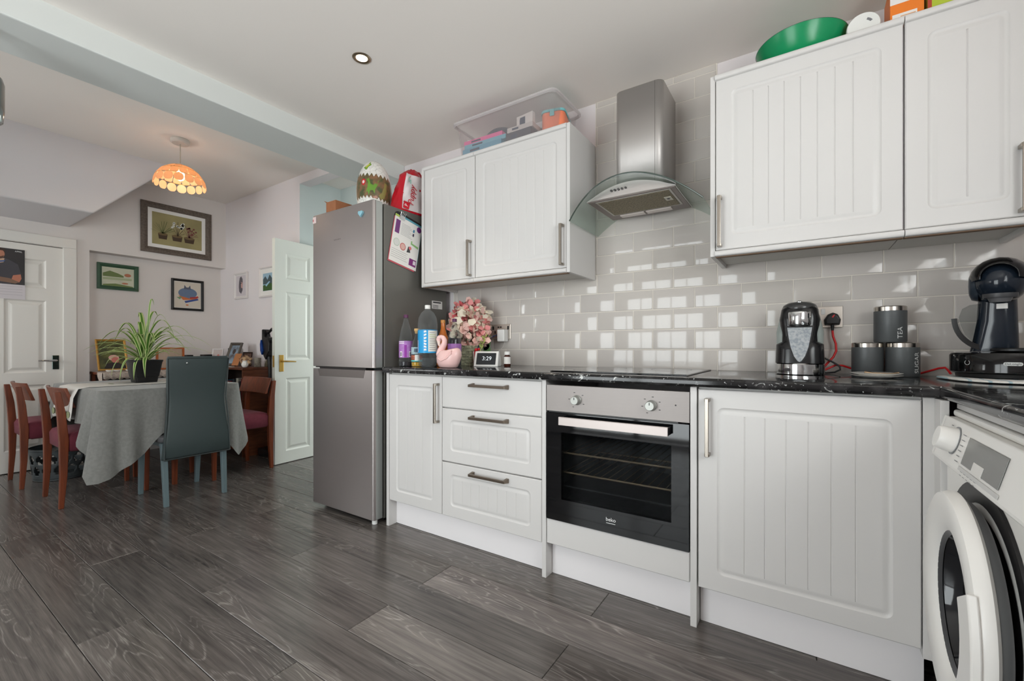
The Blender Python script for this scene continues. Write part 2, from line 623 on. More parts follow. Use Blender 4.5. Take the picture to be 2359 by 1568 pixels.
def tile(xa, xb, za, zb):
    w, h = round(xb - xa, 4), round(zb - za, 4)
    if w < .004 or h < .004:
        return
    if (w, h) not in tile_meshes:
        g, b = 0.0018, min(0.0035, w / 5, h / 5)
        W, H = w / 2 - g, h / 2 - g
        ring = lambda W, H, y: [(-W, y, -H), (W, y, -H), (W, y, H), (-W, y, H)]
        tile_meshes[(w, h)] = mesh_of('tile', MB().loft([ring(W, H, .005), ring(W, H, .0018), ring(W - b * .45, H - b * .45, .0005), ring(W - b, H - b, 0)]), TILE, smooth=35)
    o = bpy.data.objects.new('tile', tile_meshes[(w, h)])
    COL.objects.link(o)
    o.parent = wall_back
    o.location = ((xa + xb) / 2, 0, (za + zb) / 2)
    o.rotation_euler = (RND.uniform(-.002, .002), 0, RND.uniform(-.002, .002))
    c = RND.uniform(.96, 1.03)
    o.color = (c, c, c * RND.uniform(.99, 1.01), 1)


for k in range(-1, 14):
    za, zb = TZ + k * TQ, TZ + (k + 1) * TQ
    za, zb = max(za, 0.903), min(zb, ZK)
    xs0, xs1 = (-1.983, XR) if k < 4 else (-0.954, -0.340)
    off = 0.0 if k % 2 == 0 else -0.5
    for i in range(-5, 14):
        xa, xb = TX + (i + off) * TP, TX + (i + off + 1) * TP
        if k == -1 and xb < -1.9:
            continue
        xa, xb = max(xa, xs0), min(xb, xs1)
        if xb - xa > .008:
            tile(xa, xb, za, zb)


# ---- six-panel doors
def panel_door(mb, w, h, t, cols, rows):
    """slab with recessed raised panels on both faces; x 0..w, y -t/2..t/2, z 0..h"""
    xs = sorted({0, w} | {c for p in cols for c in p})
    zs = sorted({0, h} | {c for p in rows for c in p})
    for sgn in (-1, 1):
        y = sgn * t / 2
        for i in range(len(xs) - 1):
            for j in range(len(zs) - 1):
                x0, x1, z0, z1 = xs[i], xs[i + 1], zs[j], zs[j + 1]
                if (x0, x1) in cols and (z0, z1) in rows:
                    rings = []
                    for ins, dep in ((0, 0), (.008, .006), (.014, .009), (.024, .009), (.042, .0025), (.046, .002)):
                        yy = y - sgn * dep
                        rings.append([(x0 + ins, yy, z0 + ins), (x1 - ins, yy, z0 + ins), (x1 - ins, yy, z1 - ins), (x0 + ins, yy, z1 - ins)])
                    mb.loft(rings, cap0=False)
                else:
                    mb.poly([(x0, y, z0), (x1, y, z0), (x1, y, z1), (x0, y, z1)])
    for a, b in (((0, 0), (w, 0)), ((w, 0), (w, h)), ((w, h), (0, h)), ((0, h), (0, 0))):
        mb.poly([(a[0], -t / 2, a[1]), (b[0], -t / 2, b[1]), (b[0], t / 2, b[1]), (a[0], t / 2, a[1])])
    return mb


BRASS = M('worn_brass', (196, 158, 84), rough=.28, metal=1.0)
CHROME = M('chrome', (215, 217, 218), rough=.10, metal=1.0)
STEEL = M('brushed_steel', (196, 193, 190), rough=.30, metal=1.0, bump=(180, .04), stretch=(1, 1, .02))

# closed door in the dining wall (leaf turned into the wall plane: local x -> world y)
W1, H1 = 0.765, 1.858
rows1 = [(.17, .70), (.80, 1.40), (1.50, 1.74)]
cols1 = [(.10, .335), (.43, .665)]
mb = panel_door(MB(), W1, H1, .036, cols1, rows1)
mb.xform(Matrix.Translation((-5.322, -1.276 - W1, 0.008)) @ Matrix.Rotation(PI / 2, 4, 'Z'))
d1 = tag(obj('door_1', mb, GLOSSW), 'closed white six-panel door in the dining wall behind the wooden chairs', 'door', kind='structure')
mb = MB()
for a, b, c, d in ((-1.276, -1.195, 0, 1.8735), (-2.125, -2.044, 0, 1.8735), (-2.125, -1.195, 1.874, 1.955)):
    mb.box(XL - .002, XL + .018, a, b, c, d)
mb.box(XL - .12, XL, -1.276, -1.272, 0, 1.874)
obj('architrave', mb, GLOSSW, d1, bevel=.005, segs=3)
hb = obj('handle_plate', MB().box(-5.304, -5.296, -1.341, -1.300, .831, .950), M('chrome_dark_reflection', (92, 104, 100), rough=.15, metal=1.0), d1, bevel=.002)  # chrome plate, its dark greenish reflection put into the colour
obj('lever', MB().tube([(-5.30, -1.322, .905), (-5.255, -1.322, .905), (-5.25, -1.335, .906), (-5.25, -1.43, .908)], [.008, .008, .0085, .006], 10), CHROME, d1, smooth=40)

# open door swung into the dining room from the lobby
hx, hy = -3.845, 0.475
ex, ey = -3.800, -0.270
ang = math.atan2(ey - hy, ex - hx)
W2, H2 = math.hypot(ex - hx, ey - hy), 1.955
mt2 = Matrix.Translation((hx, hy, 0.006)) @ Matrix.Rotation(ang, 4, 'Z')
mb = panel_door(MB(), W2, H2, .040, [(.10, .335), (W2 - .335, W2 - .10)], [(.10, .74), (.90, 1.50), (1.615, 1.84)])
mb.xform(mt2)
d2 = tag(obj('door_2', mb, DOORP), 'open pale six-panel door with a brass lever beside the fridge', 'door', kind='structure')
mb = MB().box(W2 - .078, W2 - .038, .019, .024, .80, .945)
obj('handle_plate', mb.xform(mt2), BRASS, d2, bevel=.002)
mb = MB().tube([(W2 - .058, .022, .89), (W2 - .058, .062, .89), (W2 - .07, .068, .89), (W2 - .165, .066, .885)], [.008, .007, .007, .005], 10)
obj('lever', mb.xform(mt2), BRASS, d2, smooth=40)
mb = MB().box(W2, W2 + .002, -.011, .011, .84, .94)
obj('latch_plate', mb.xform(mt2), BRASS, d2)
mb = MB()
for a, b, c, d in ((-3.845, -3.805, 0, 1.9845), (-3.10, -3.03, 0, 1.9845), (-3.845, -3.03, 1.985, 2.05)):
    mb.box(a, b, .412, .432, c, d)
obj('architrave', mb, GLOSSW, d2, bevel=.004)

# ================================================================== fitted kitchen
WHITE = M('white_foil_door', (209, 207, 205), rough=.33, spec=.45)
CARC = M('white_carcass', (220, 218, 215), rough=.4, spec=.4)
EDGE = M('brown_chipboard_edge', (140, 112, 88), rough=.7)
NICKEL = M('brushed_nickel', (168, 160, 150), rough=.27, metal=1.0)
NICKELD = M('dark_bronze_nickel', (132, 120, 108), rough=.3, metal=1.0)
PLINTH = M('white_plinth', (236, 233, 234), rough=.35, spec=.45)


def shaker(mb, x0, x1, z0, z1, y, t=.019, m=.058, pitch=.052, plain=False):
    """front with a rounded routed moulding and tongue-and-groove centre; front face at y, facing -y"""
    if plain:
        steps = [(0, t, .001), (0, .003, .001), (.003, 0, .002)]
        mb.loft([[(px, y + d, pz) for px, pz in rrect(x0 + i, x1 - i, z0 + i, z1 - i, r)] for i, d, r in steps])
        return mb
    steps = [(0, t, .001), (0, .003, .001), (.003, 0, .002), (m, 0, .022), (m + .003, .0028, .021), (m + .009, .0046, .016), (m + .014, .0036, .011),
             (m + .022, .0012, .004), (m + .026, .0012, .0005)]
    mb.loft([[(px, y + d, pz) for px, pz in rrect(x0 + i, x1 - i, z0 + i, z1 - i, r)] for i, d, r in steps], cap1=False)
    q = m + .026
    a, b, c, d = x0 + q, x1 - q, z0 + q, z1 - q
    n = max(2, round((b - a) / pitch))
    w = (b - a) / n
    yy = y + .0012
    g, gd = .0024, .0022
    prof = [(a, yy)]
    for i in range(1, n):
        e = a + i * w
        prof += [(e - g, yy), (e, yy + gd), (e + g, yy)]
    prof.append((b, yy))
    k = len(mb.v)
    for px, py in prof:
        mb.v += [(px, py, c), (px, py, d)]
    for i in range(len(prof) - 1):
        mb.face((k + 2 * i, k + 2 * i + 2, k + 2 * i + 3, k + 2 * i + 1))
    return mb


def bar_handle(mb, c, length, horizontal, y):
    """bow handle: square bar on two flared feet; y = face of the door"""
    h = length / 2
    w = .0065
    o = y - .030
    if horizontal:
        mb.box(c[0] - h, c[0] + h, o - .006, o + .004, c[1] - w, c[1] + w)
        for s in (-1, 1):
            a = c[0] + s * (h - .006)
            mb.loft([[(a - .006, o, c[1] - w), (a + .006, o, c[1] - w), (a + .006, o, c[1] + w), (a - .006, o, c[1] + w)],
                     [(a - .007, y, c[1] - w * 1.7), (a + .009, y, c[1] - w * 1.7), (a + .009, y, c[1] + w * 1.7), (a - .007, y, c[1] + w * 1.7)]])
    else:
        mb.box(c[0] - w, c[0] + w, o - .006, o + .004, c[1] - h, c[1] + h)
        for s in (-1, 1):
            a = c[1] + s * (h - .006)
            mb.box(c[0] - w * 1.3, c[0] + w * 1.3, o, y, a - .006, a + .006)
    return mb


YD = -0.5906                              # face of the base doors
YB = YD + .020                            # face of the base carcasses
ZT, ZB = 0.864, 0.150

# ---- base cabinet with door by the fridge
t = thing('base_cabinet', 'narrow white base cabinet with one grooved door beside the fridge', 'cabinet', (-1.76, -.3, 0))
obj('carcass', MB().box(-1.958, -1.5575, YB, -.02, ZB, .870), CARC, t)
obj('end_panel', MB().box(-1.980, -1.9595, YD - .001, -.02, 0, .871), WHITE, t, bevel=.001)
d = obj('door', shaker(MB(), -1.9575, -1.5575, ZB, ZT, YD), WHITE, t, smooth=30)
obj('handle', bar_handle(MB(), (-1.579, .7265), .205, False, YD), NICKEL, d, bevel=.0015)

# ---- drawer unit
t = thing('drawer_unit', 'white unit of three drawers between the narrow cabinet and the oven', 'drawer unit', (-1.26, -.3, 0))
obj('carcass', MB().box(-1.5545, -.963, YB, -.02, ZB, .870), CARC, t)
obj('end_panel', MB().box(-.9600, -.9395, YD - .001, -.02, 0, .871), WHITE, t, bevel=.001)
for (z0, z1), plain, hz in (((.708, ZT), True, .829), ((.4305, .702), False, .6705), ((ZB, .4245), False, .3935)):
    d = obj('drawer', shaker(MB(), -1.5545, -.963, z0, z1, YD, plain=plain, m=.056), WHITE, t, smooth=30)
    obj('handle', bar_handle(MB(), (-1.247, hz), .215, True, YD), NICKELD, d, bevel=.0015)

# ---- plinths
def plinth(x0, x1, label):
    tag(obj('plinth', MB().box(x0, x1, -.535, -.517, 0.001, ZB - .002), PLINTH, bevel=.001), label, 'plinth', 'white plinths')


plinth(-1.959, -.961, 'white plinth under the drawer unit and narrow cabinet')
plinth(-.938, -.345, 'white plinth under the oven')
plinth(-.315, .300, 'white plinth under the wide cabinet near the washing machine')

# ---- oven housing
t = thing('oven_housing', 'white oven housing with side panel and plain bottom drawer front', 'cabinet', (-.64, -.3, 0))
obj('side_panel', MB().box(-.3395, -.3175, YD - .001, -.02, 0, .871), WHITE, t, bevel=.001)
obj('shelf', MB().box(-.9385, -.3405, -.56, -.02, .244, .262), CARC, t)
d = obj('drawer_front', shaker(MB(), -.937, -.342, .156, .2655, YD, plain=True), WHITE, t, smooth=30)

# ---- wide base cabinet
t = thing('base_cabinet', 'wide white base cabinet with one large grooved door near the washing machine', 'cabinet', (0, -.3, 0))
obj('carcass', MB().box(-.316, .2875, YB, -.02, ZB, .870), CARC, t)
d = obj('door', shaker(MB(), -.3125, .2855, ZB, ZT, YD, m=.062, pitch=.058), WHITE, t, smooth=30)
obj('handle', bar_handle(MB(), (-.279, .732), .205, False, YD), NICKEL, d, bevel=.0015)
# corner filler post
t = tag(obj('corner_post', MB().box(.2885, .330, YD + .001, -.55, .125, .871).box(.3120, .330, -.655, YD + .0005, .125, .871), WHITE, bevel=.001),
        'white filler post in the corner between cabinet and washing machine', 'filler panel')
tag(obj('return_rail', MB().box(.344, .36, -1.5, -.656, .852, .872), WHITE, bevel=.001), 'white rail under the worktop above the washing machine', 'filler panel')

# ---- worktop: post-formed black laminate with pale flecks
def worktop_material():
    m = M('black_fleck_worktop', (24, 24, 25), rough=.10, spec=.5)
    nt = m.node_tree
    N, L = nt.nodes.new, nt.links.new
    b = nt.nodes['Principled BSDF']
    tc = N('ShaderNodeTexCoord')
    vals = []
    for sc, lo, hi in ((26, .635, .69), (85, .665, .72)):
        n = N('ShaderNodeTexNoise'); n.inputs['Scale'].default_value = sc; n.inputs['Detail'].default_value = 3
        n.inputs['Distortion'].default_value = 1.2
        L(tc.outputs['Object'], n.inputs['Vector'])
        r = N('ShaderNodeMapRange'); r.inputs['From Min'].default_value = lo; r.inputs['From Max'].default_value = hi
        L(n.outputs['Fac'], r.inputs['Value']); vals.append(r.outputs['Result'])
    n = N('ShaderNodeTexNoise'); n.inputs['Scale'].default_value = 14; n.inputs['Detail'].default_value = 6
    L(tc.outputs['Object'], n.inputs['Vector'])
    mxx = N('ShaderNodeMath'); mxx.operation = 'MAXIMUM'; L(vals[0], mxx.inputs[0]); L(vals[1], mxx.inputs[1])
    base = N('ShaderNodeMix'); base.data_type = 'RGBA'
    base.inputs['A'].default_value = lin((20, 20, 21)); base.inputs['B'].default_value = lin((56, 55, 56))
    r = N('ShaderNodeMapRange'); r.inputs['From Min'].default_value = .45; r.inputs['From Max'].default_value = .65
    L(n.outputs['Fac'], r.inputs['Value']); L(r.outputs['Result'], base.inputs['Factor'])
    mx = N('ShaderNodeMix'); mx.data_type = 'RGBA'; mx.inputs['B'].default_value = lin((186, 188, 186))
    L(base.outputs['Result'], mx.inputs['A']); L(mxx.outputs['Value'], mx.inputs['Factor'])
    L(mx.outputs['Result'], b.inputs['Base Color'])
    return m


WT = worktop_material()
ZW = .905
YW = -.617


def wt_profile(front, back, z0=.8725, z1=ZW, r=.011):
    out = [(back, z0), (back, z1)]
    for i in range(6):
        a = PI / 2 + PI / 2 * i / 5
        out.append((front + r + r * math.cos(a), z1 - r + r * math.sin(a)))
    for i in range(6):
        a = PI + PI / 2 * i / 5
        out.append((front + r + r * math.cos(a), z0 + r + r * math.sin(a)))
    return out


t = thing('worktop', 'glossy black flecked worktop running along the tiled wall and round the corner', 'worktop', (-.5, -.3, .87))
mb = MB()
pr = wt_profile(YW, -.0005)
mb.loft([[(x, p[0], p[1]) for p in pr] for x in (-1.984, .318)])
obj('main_run', mb, WT, t, smooth=40)
mb = MB()
pr2 = wt_profile(.318, XR - .001)
mb.loft([[(p[0], y, p[1]) for p in pr2] for y in (-2.1, YW + .012)])
mb.box(.318, XR - .001, YW + .012, -.0005, .8725, ZW)
obj('return_run', mb, WT, t, smooth=40)

# ---- wall cabinets
YWD = -.3187
ZWB, ZWT = 1.387, 2.123
WALLG = 'white wall cabinets'


def wall_cab(x0, x1, hx, label, left_panel=False, right_panel=False, gap=.0015, hz=1.525, xr_door=None):
    t = thing('wall_cabinet', label, 'cabinet', ((x0 + x1) / 2, -.16, ZWB), group=WALLG)
    e = .018
    mb = MB()
    yb, yf = -.004, YWD + .0205
    mb.box(x0, x1, yf, yb, ZWB + .028, ZWT - .012)
    obj('carcass', mb, CARC, t)
    mb = MB()
    if left_panel:
        mb.box(x0 - e, x0 - .0005, YWD - .006, yb, ZWB, ZWT + .004)
    if right_panel:
        mb.box(x1 + .0005, x1 + e, YWD - .006, yb, ZWB, ZWT + .004)
    if mb.v:
        obj('end_panel', mb, WHITE, t, bevel=.001)
    d = obj('door', shaker(MB(), x0 + gap, (xr_door or x1) - gap, ZWB + .026, ZWT - .012, YWD, m=.056, pitch=.055), WHITE, t, smooth=30)
    obj('handle', bar_handle(MB(), (hx, hz), .205, False, YWD), NICKEL, d, bevel=.0015)
    # rounded cornice above and pelmet below the doors
    for z, nm in ((ZWT - .006, 'cornice'), (ZWB + .011, 'pelmet')):
        prof = [(YWD - .008 - .006 * math.sin(a), z + .011 * math.cos(a)) for a in [PI * i / 6 for i in range(7)]] + [(YWD + .03, z - .011), (YWD + .03, z + .011)]
        obj(nm, MB().prism(prof, 'x', x0 + .0002, x1 - .0002), WHITE, t, smooth=40)
    obj('underside', MB().box(x0 + .0005, x1 - .0005, YWD + .031, yb, ZWB + .016, ZWB + .0275), M('grey_white_board', (200, 198, 192), .5), t)
    obj('under_edge', MB().box(x0 + .0005, x1 - .0005, YWD + .004, YWD + .030, ZWB - .0025, ZWB - .0002), EDGE, t)
    return t


wall_cab(-1.952, -1.5545, -1.585, 'narrow white wall cabinet above the bottles beside the fridge', left_panel=True)
wall_cab(-1.5535, -.972, -.995, 'white wall cabinet carrying the clear plastic tub, beside the cooker hood', right_panel=True)
wall_cab(-.297, .2865, -.279, 'large white wall cabinet above the kettle, handle on its hood side', left_panel=True)
wall_cab(.2885, .590, .556, 'white wall cabinet above the coffee machine, cut by the photo edge', right_panel=True)

# ================================================================== appliances
BLACKP = M('black_plastic', (18, 18, 19), rough=.35)
BLACKG = M('black_gloss', (12, 13, 15), rough=.05, spec=.55)
DARKIN = M('dark_enamel', (96, 96, 95), rough=.35, var=(30, .4))
INOX = M('fridge_inox_film', (164, 157, 155), rough=.37, metal=.85, bump=(150, .03), stretch=(1, 1, .03))
INOXSIDE = M('fridge_grey_side', (112, 111, 106), rough=.38, metal=.35, bump=(300, .05))
SEAL = M('fridge_seal', (52, 56, 56), rough=.7)
INK = M('dark_print', (40, 40, 44), rough=.6)
INKG = M('grey_print', (120, 120, 124), rough=.6)
PAPER = M('white_paper', (232, 230, 226), rough=.7, spec=.2)

# ---- fridge freezer
FX0, FX1, FY0, FY1 = -2.613, -2.022, -.648, -.035
t = thing('fridge_freezer', 'tall grey steel fridge freezer standing at the end of the worktop', 'fridge', (-2.32, -.33, 0))
obj('body', MB().box(FX0 + .006, FX1, -.572, FY1, .022, 1.852), INOXSIDE, t, bevel=.006, segs=3)
obj('seal', MB().box(FX0 + .02, FX1 - .012, -.586, -.570, .05, 1.835), SEAL, t)
obj('plinth_grille', MB().box(FX0 + .02, FX1 - .02, -.56, -.54, .004, .03), BLACKP, t)


def fridge_door(z0, z1):
    mb = MB()
    pts = []
    for cx, cy, a0 in ((FX1 - .016, FY0 + .016, -PI / 2), (FX0 + .008, FY0 + .008, PI)):
        r = .016 if cx > -2.3 else .008
        for i in range(6):
            a = a0 + (PI / 2) * i / 5
            pts.append((cx + r * math.cos(a), cy + r * math.sin(a)))
    pts = [(FX1, -.586)] + pts[::-1][6:][::-1][::-1] + pts[6:][::-1] + [(FX0, -.586)]
    mb.prism(pts, 'z', z0, z1)
    return mb


d = obj('door', fridge_door(.897, 1.856), INOX, t, smooth=35, bevel=.002)
obj('door_edge', MB().box(FX1 - .0015, FX1 + .0005, -.630, -.586, .90, 1.853), M('pale_grey_edge', (176, 180, 177), rough=.35, metal=.5), d)
d2 = obj('door', fridge_door(.030, .884), INOX, t, smooth=35, bevel=.002)
obj('door_edge', MB().box(FX1 - .0015, FX1 + .0005, -.630, -.586, .033, .88), MATS['pale_grey_edge'], d2)
obj('handle_recess', MB().box(FX0 + .03, FX1 - .07, -.647, -.60, .8845, .8965), M('dark_recess', (46, 42, 42), rough=.4, metal=.6), t)
obj('handle', MB().prism([(FX0 + .055, .884), (FX1 - .075, .884), (FX1 - .088, .838), (FX0 + .075, .838)], 'y', FY0 - .0016, FY0 + .002), M('handle_steel', (128, 121, 119), rough=.35, metal=.9), d2, bevel=.001)
obj('handle_tab', MB().box(FX0 - .0015, FX0 + .075, FY0 - .0025, FY0 + .01, .884, .891), M('pale_trim', (205, 204, 200), .4), d2)
# the badge is too worn to read in the photo: only faint grey marks remain
mb = MB()
for i in range(5):
    flat(mb, ell(-2.385 + i * .014, 1.672, .0045, .004 + .001 * (i % 2), 8), frame_mat((0, FY0 - .0006, 0), (1, 0, 0), (0, 0, 1)))
obj('badge', mb, M('faint_badge', (122, 114, 114), rough=.4, metal=.6), d)
obj('foot', MB().lathe([(.016, 0), (.016, .03)], 12, (FX1 - .03, -.615, .001)), M('white_plastic', (225, 225, 222), .4), t, smooth=40)
obj('foot', MB().lathe([(.016, 0), (.016, .03)], 12, (FX0 + .05, -.52, .001)), BLACKP, t, smooth=40)

# ---- things stuck on the fridge
mb = MB()
hp = []
for i in range(28):
    a = 2 * PI * i / 28
    hp.append((.00122 * 16 * math.sin(a) ** 3, .00122 * (13 * math.cos(a) - 5 * math.cos(2 * a) - 2 * math.cos(3 * a) - math.cos(4 * a))))
mb.prism([(-2.127 + p[0], 1.79 + p[1]) for p in hp], 'y', FY0 - .012, FY0 - .0003)
tag(obj('heart_magnet', mb, M('pale_blue_resin', (140, 190, 205), .4), bevel=.002), 'small pale blue heart magnet on the fridge door', 'magnet')
t = thing('sticker', 'small pink square sticker at the top corner of the fridge door', 'sticker', (-2.595, FY0, 1.81))
obj('sheet', MB().box(-2.611, -2.575, FY0 - .0012, FY0 - .0004, 1.806, 1.846), M('pale_pink_paper', (228, 206, 204), .7), t)
obj('mark', MB().box(-2.609, -2.602, FY0 - .0016, FY0 - .0011, 1.818, 1.832), M('red_print', (196, 52, 60), .6), t)

# energy label low on the fridge side
t = thing('rating_label', 'small white printed rating label on the fridge side above the water bottle', 'label', (FX1, -.13, 1.29))
fm = frame_mat((FX1 + .0006, -.13, 1.297), (0, 1, 0), (0, 0, 1))
mb = MB(); flat(mb, rect(-.05, .048, -.026, .026), fm)
obj('sheet', mb, PAPER, t, solid=.0006)
mb = MB()
flat(mb, rect(-.04, .035, .012, .020), fm, .0006)
for i in range(3):
    flat(mb, rect(-.043, .01, -.005 - i * .008, -.002 - i * .008), fm, .0006)
obj('print', mb, INK, t)

# papers hanging from a clip
t = thing('clipped_letters', 'tilted sheaf of printed letters held by a clip on the fridge side', 'papers', (FX1, -.41, 1.65))
tilt = math.radians(-11)
fm = frame_mat((FX1 + .004, -.412, 1.652), (0, math.cos(tilt), math.sin(tilt)), (0, -math.sin(tilt), math.cos(tilt)))


def sheet(name, pts, mt, h, parent=t, solid=.0005):
    mb = MB(); flat(mb, pts, fm, h)
    return obj(name, mb, mt, parent, solid=solid)


sheet('clipboard', rrect(-.112, .118, -.148, .168, .03), M('black_board', (32, 33, 34), .6), -.0022, solid=.002)
sheet('leaflet', rect(-.112, .10, -.150, .13), M('pink_red_leaflet', (206, 92, 104), .6), -.0008)
sheet('leaflet', rect(-.06, .116, -.10, .155), M('teal_leaflet', (92, 160, 176), .6), -.0002)
sheet('sheet', rect(-.108, .112, -.142, .142), PAPER, .0012)
for nm, pts, c in (('print_block', rect(-.096, -.062, .035, .118), (116, 62, 122)), ('print_dot', ell(.090, .122, .019, .019), (110, 48, 118)),
                   ('print_block', rect(.046, .104, -.122, -.078), (128, 52, 120)), ('print_block', rect(.078, .100, -.110, -.085), (226, 214, 224)),
                   ('print_arrow', [(.040, .030), (.050, .030), (.050, .018), (.104, .012), (.104, -.002), (.040, .008)], (142, 186, 120)),
                   ('print_ring', ell(-.070, -.020, .024, .024), (176, 196, 172)), ('print_ring', ell(-.070, -.020, .021, .021), (214, 216, 212)),
                   ('print_bin', rect(-.083, -.057, -.040, -.012), (140, 142, 140)), ('print_ring', ell(-.018, -.030, .023, .023), (200, 110, 106)),
                   ('print_ring', ell(-.018, -.030, .018, .018), (222, 180, 172)), ('print_mark', rect(-.028, -.006, -.036, -.026), (120, 40, 40)),
                   ('print_bin', [(.016, -.052), (.046, -.046), (.036, -.012), (.024, -.012)], (66, 68, 70)), ('print_dot', ell(.040, -.018, .011, .011), (214, 120, 124)),
                   ('print_block', rect(.044, .056, .088, .106), (52, 128, 164)), ('print_block', rect(.044, .056, .062, .080), (70, 60, 80))):
    m_ = M('ink_%d_%d_%d' % c, c, .6)
    sheet(nm, pts, m_, .0018 + .0002 * (nm in ('print_bin', 'print_mark')) + .0003 * (c[0] > 210), solid=.0)
for i in range(9):
    sheet('print_line', rect(-.05, .02 + .012 * (i % 3), .108 - i * .0085, .1095 - i * .0085), INKG, .0018, solid=0)
for i in range(5):
    sheet('print_line', rect(-.10, .03 - .01 * (i % 2), -.066 - i * .012, -.0645 - i * .012), INKG, .0018, solid=0)
mb = MB()
mb.box(-.075, -.035, .128, .150, -.004, .006)
mb.tube([(-.07, .15, .004), (-.075, .168, .012), (-.062, .172, .012), (-.06, .152, .005)], .0016, 6)
mb.tube([(-.05, .15, .004), (-.05, .168, .012), (-.038, .170, .012), (-.04, .152, .005)], .0016, 6)
obj('clip', mb.xform(fm), CHROME, t)
mb = MB(); mb.box(-.108, -.078, .134, .146, .0015, .004)
obj('tab', mb.xform(fm), M('lime_tab', (176, 196, 92), .5), t)

# ---- built-in oven
t = thing('oven', 'built-in single oven with steel control panel and black glass door', 'oven', (-.64, -.4, .26))
OX0, OX1 = -.935, -.3415
obj('control_panel', MB().box(OX0, OX1, YD - .004, YD + .02, .7385, .852), M('panel_steel', (150, 144, 141), rough=.5, metal=.7, bump=(180, .03), stretch=(.03, 1, 1)), t, bevel=.001)
for kx, n in ((-.790, 5), (-.479, 6)):
    mb = MB().lathe([(.021, YD - .004), (.021, YD - .007), (.0185, YD - .010), (.0175, YD - .030), (.016, YD - .032)], 28, (kx, 0, .793), 'y')
    k = obj('knob', mb, M('satin_knob', (166, 167, 162), rough=.4, metal=.5), t, smooth=35)
    obj('knob_mark', MB().box(kx - .0012, kx + .0012, YD - .0335, YD - .0315, .796, .806), INK, k)
    mb = MB()
    for i in range(n):
        a = PI * (.15 + 1.5 * i / (n - 1)) - PI * .3
        cx, cz = kx + .035 * math.cos(a), .793 + .033 * math.sin(a)
        mb.box(cx - .0035, cx + .0035, YD - .0048, YD - .0042, cz - .0012, cz + .0012)
    obj('dial_print', mb, INK, t, kind='stuff')
obj('indicator', MB().lathe([(.003, YD - .0045), (.002, YD - .006)], 10, (-.39, 0, .800), 'y'), BLACKP, t)
# door: black glass frame around a see-through window
wx0, wx1, wz0, wz1 = -.862, -.405, .362, .650
DZ0, DZ1 = .2675, .7325
mb = MB()
mb.box(OX0 + .001, wx0, YD - .006, YD + .018, DZ0, DZ1).box(wx1, OX1 - .001, YD - .006, YD + .018, DZ0, DZ1)
mb.box(wx0, wx1, YD - .006, YD + .018, DZ0, wz0).box(wx0, wx1, YD - .006, YD + .018, wz1, DZ1)
od = obj('door', mb, BLACKG, t)
obj('window', MB().box(wx0, wx1, YD - .0058, YD - .001, wz0, wz1), clear_mat('oven_glass', (150, 156, 158), amount=.90, rough=.03, edge=.3, skin=(14, 15, 16)), od)
mb = text_mb('beko', .021, frame_mat((-.640, YD - .0064, .322), (1, 0, 0), (0, 0, 1)), .0003)
obj('lettering', mb, M('white_print', (226, 226, 226), .5), od)
obj('lettering_underline', MB().box(-.659, -.621, YD - .0068, YD - .0062, .3065, .3085), MATS['white_print'], od)
mb = MB()
mb.box(-.855, -.408, YD - .047, YD - .041, .688, .721)
mb.box(-.855, -.408, YD - .047, YD - .036, .7195, .7225)
obj('handle', mb, M('handle_pinkish_steel', (190, 180, 176), rough=.45, metal=.7), od, bevel=.001)
for bx_ in (-.414, -.8545):
    obj('handle_bracket', MB().box(bx_, bx_ + .0055, YD - .044, YD - .005, .690, .718), BLACKP, od)
obj('vent_slot', MB().box(OX0 + .01, OX1 - .04, YD - .002, YD + .01, .7335, .738), BLACKP, t)
# cavity
mb = MB()
cx0, cx1, cz0, cz1, cy1 = -.89, -.385, .33, .685, -.10
mb.box(cx0, cx1, YD + .02, cy1, cz0 - .02, cz0).box(cx0, cx1, YD + .02, cy1, cz1, cz1 + .02)
mb.box(cx0 - .015, cx0, YD + .02, cy1, cz0, cz1).box(cx1, cx1 + .015, YD + .02, cy1, cz0, cz1).box(cx0, cx1, cy1, cy1 + .015, cz0, cz1)
obj('cavity', mb, DARKIN, t)
WIRE = M('oven_wire', (222, 186, 150), rough=.4, metal=.7)
for z in (.555, .470):
    mb = MB()
    mb.tube([(cx0 + .003, YD + .035, z), (cx1 - .003, YD + .035, z)], .0045, 6)
    mb.tube([(cx0 + .003, -.13, z), (cx1 - .003, -.13, z)], .003, 6)
    for i in range(15):
        x = cx0 + .02 + i * (cx1 - cx0 - .04) / 14
        mb.tube([(x, YD + .035, z), (x, -.13, z)], .0016, 5)
    obj('wire_shelf', mb, WIRE, t, smooth=60)
obj('baking_tray', MB().box(cx0 + .004, cx1 - .004, YD + .035, -.13, .405, .413), M('tray_enamel', (86, 84, 84), .35, metal=.4), t, bevel=.003)

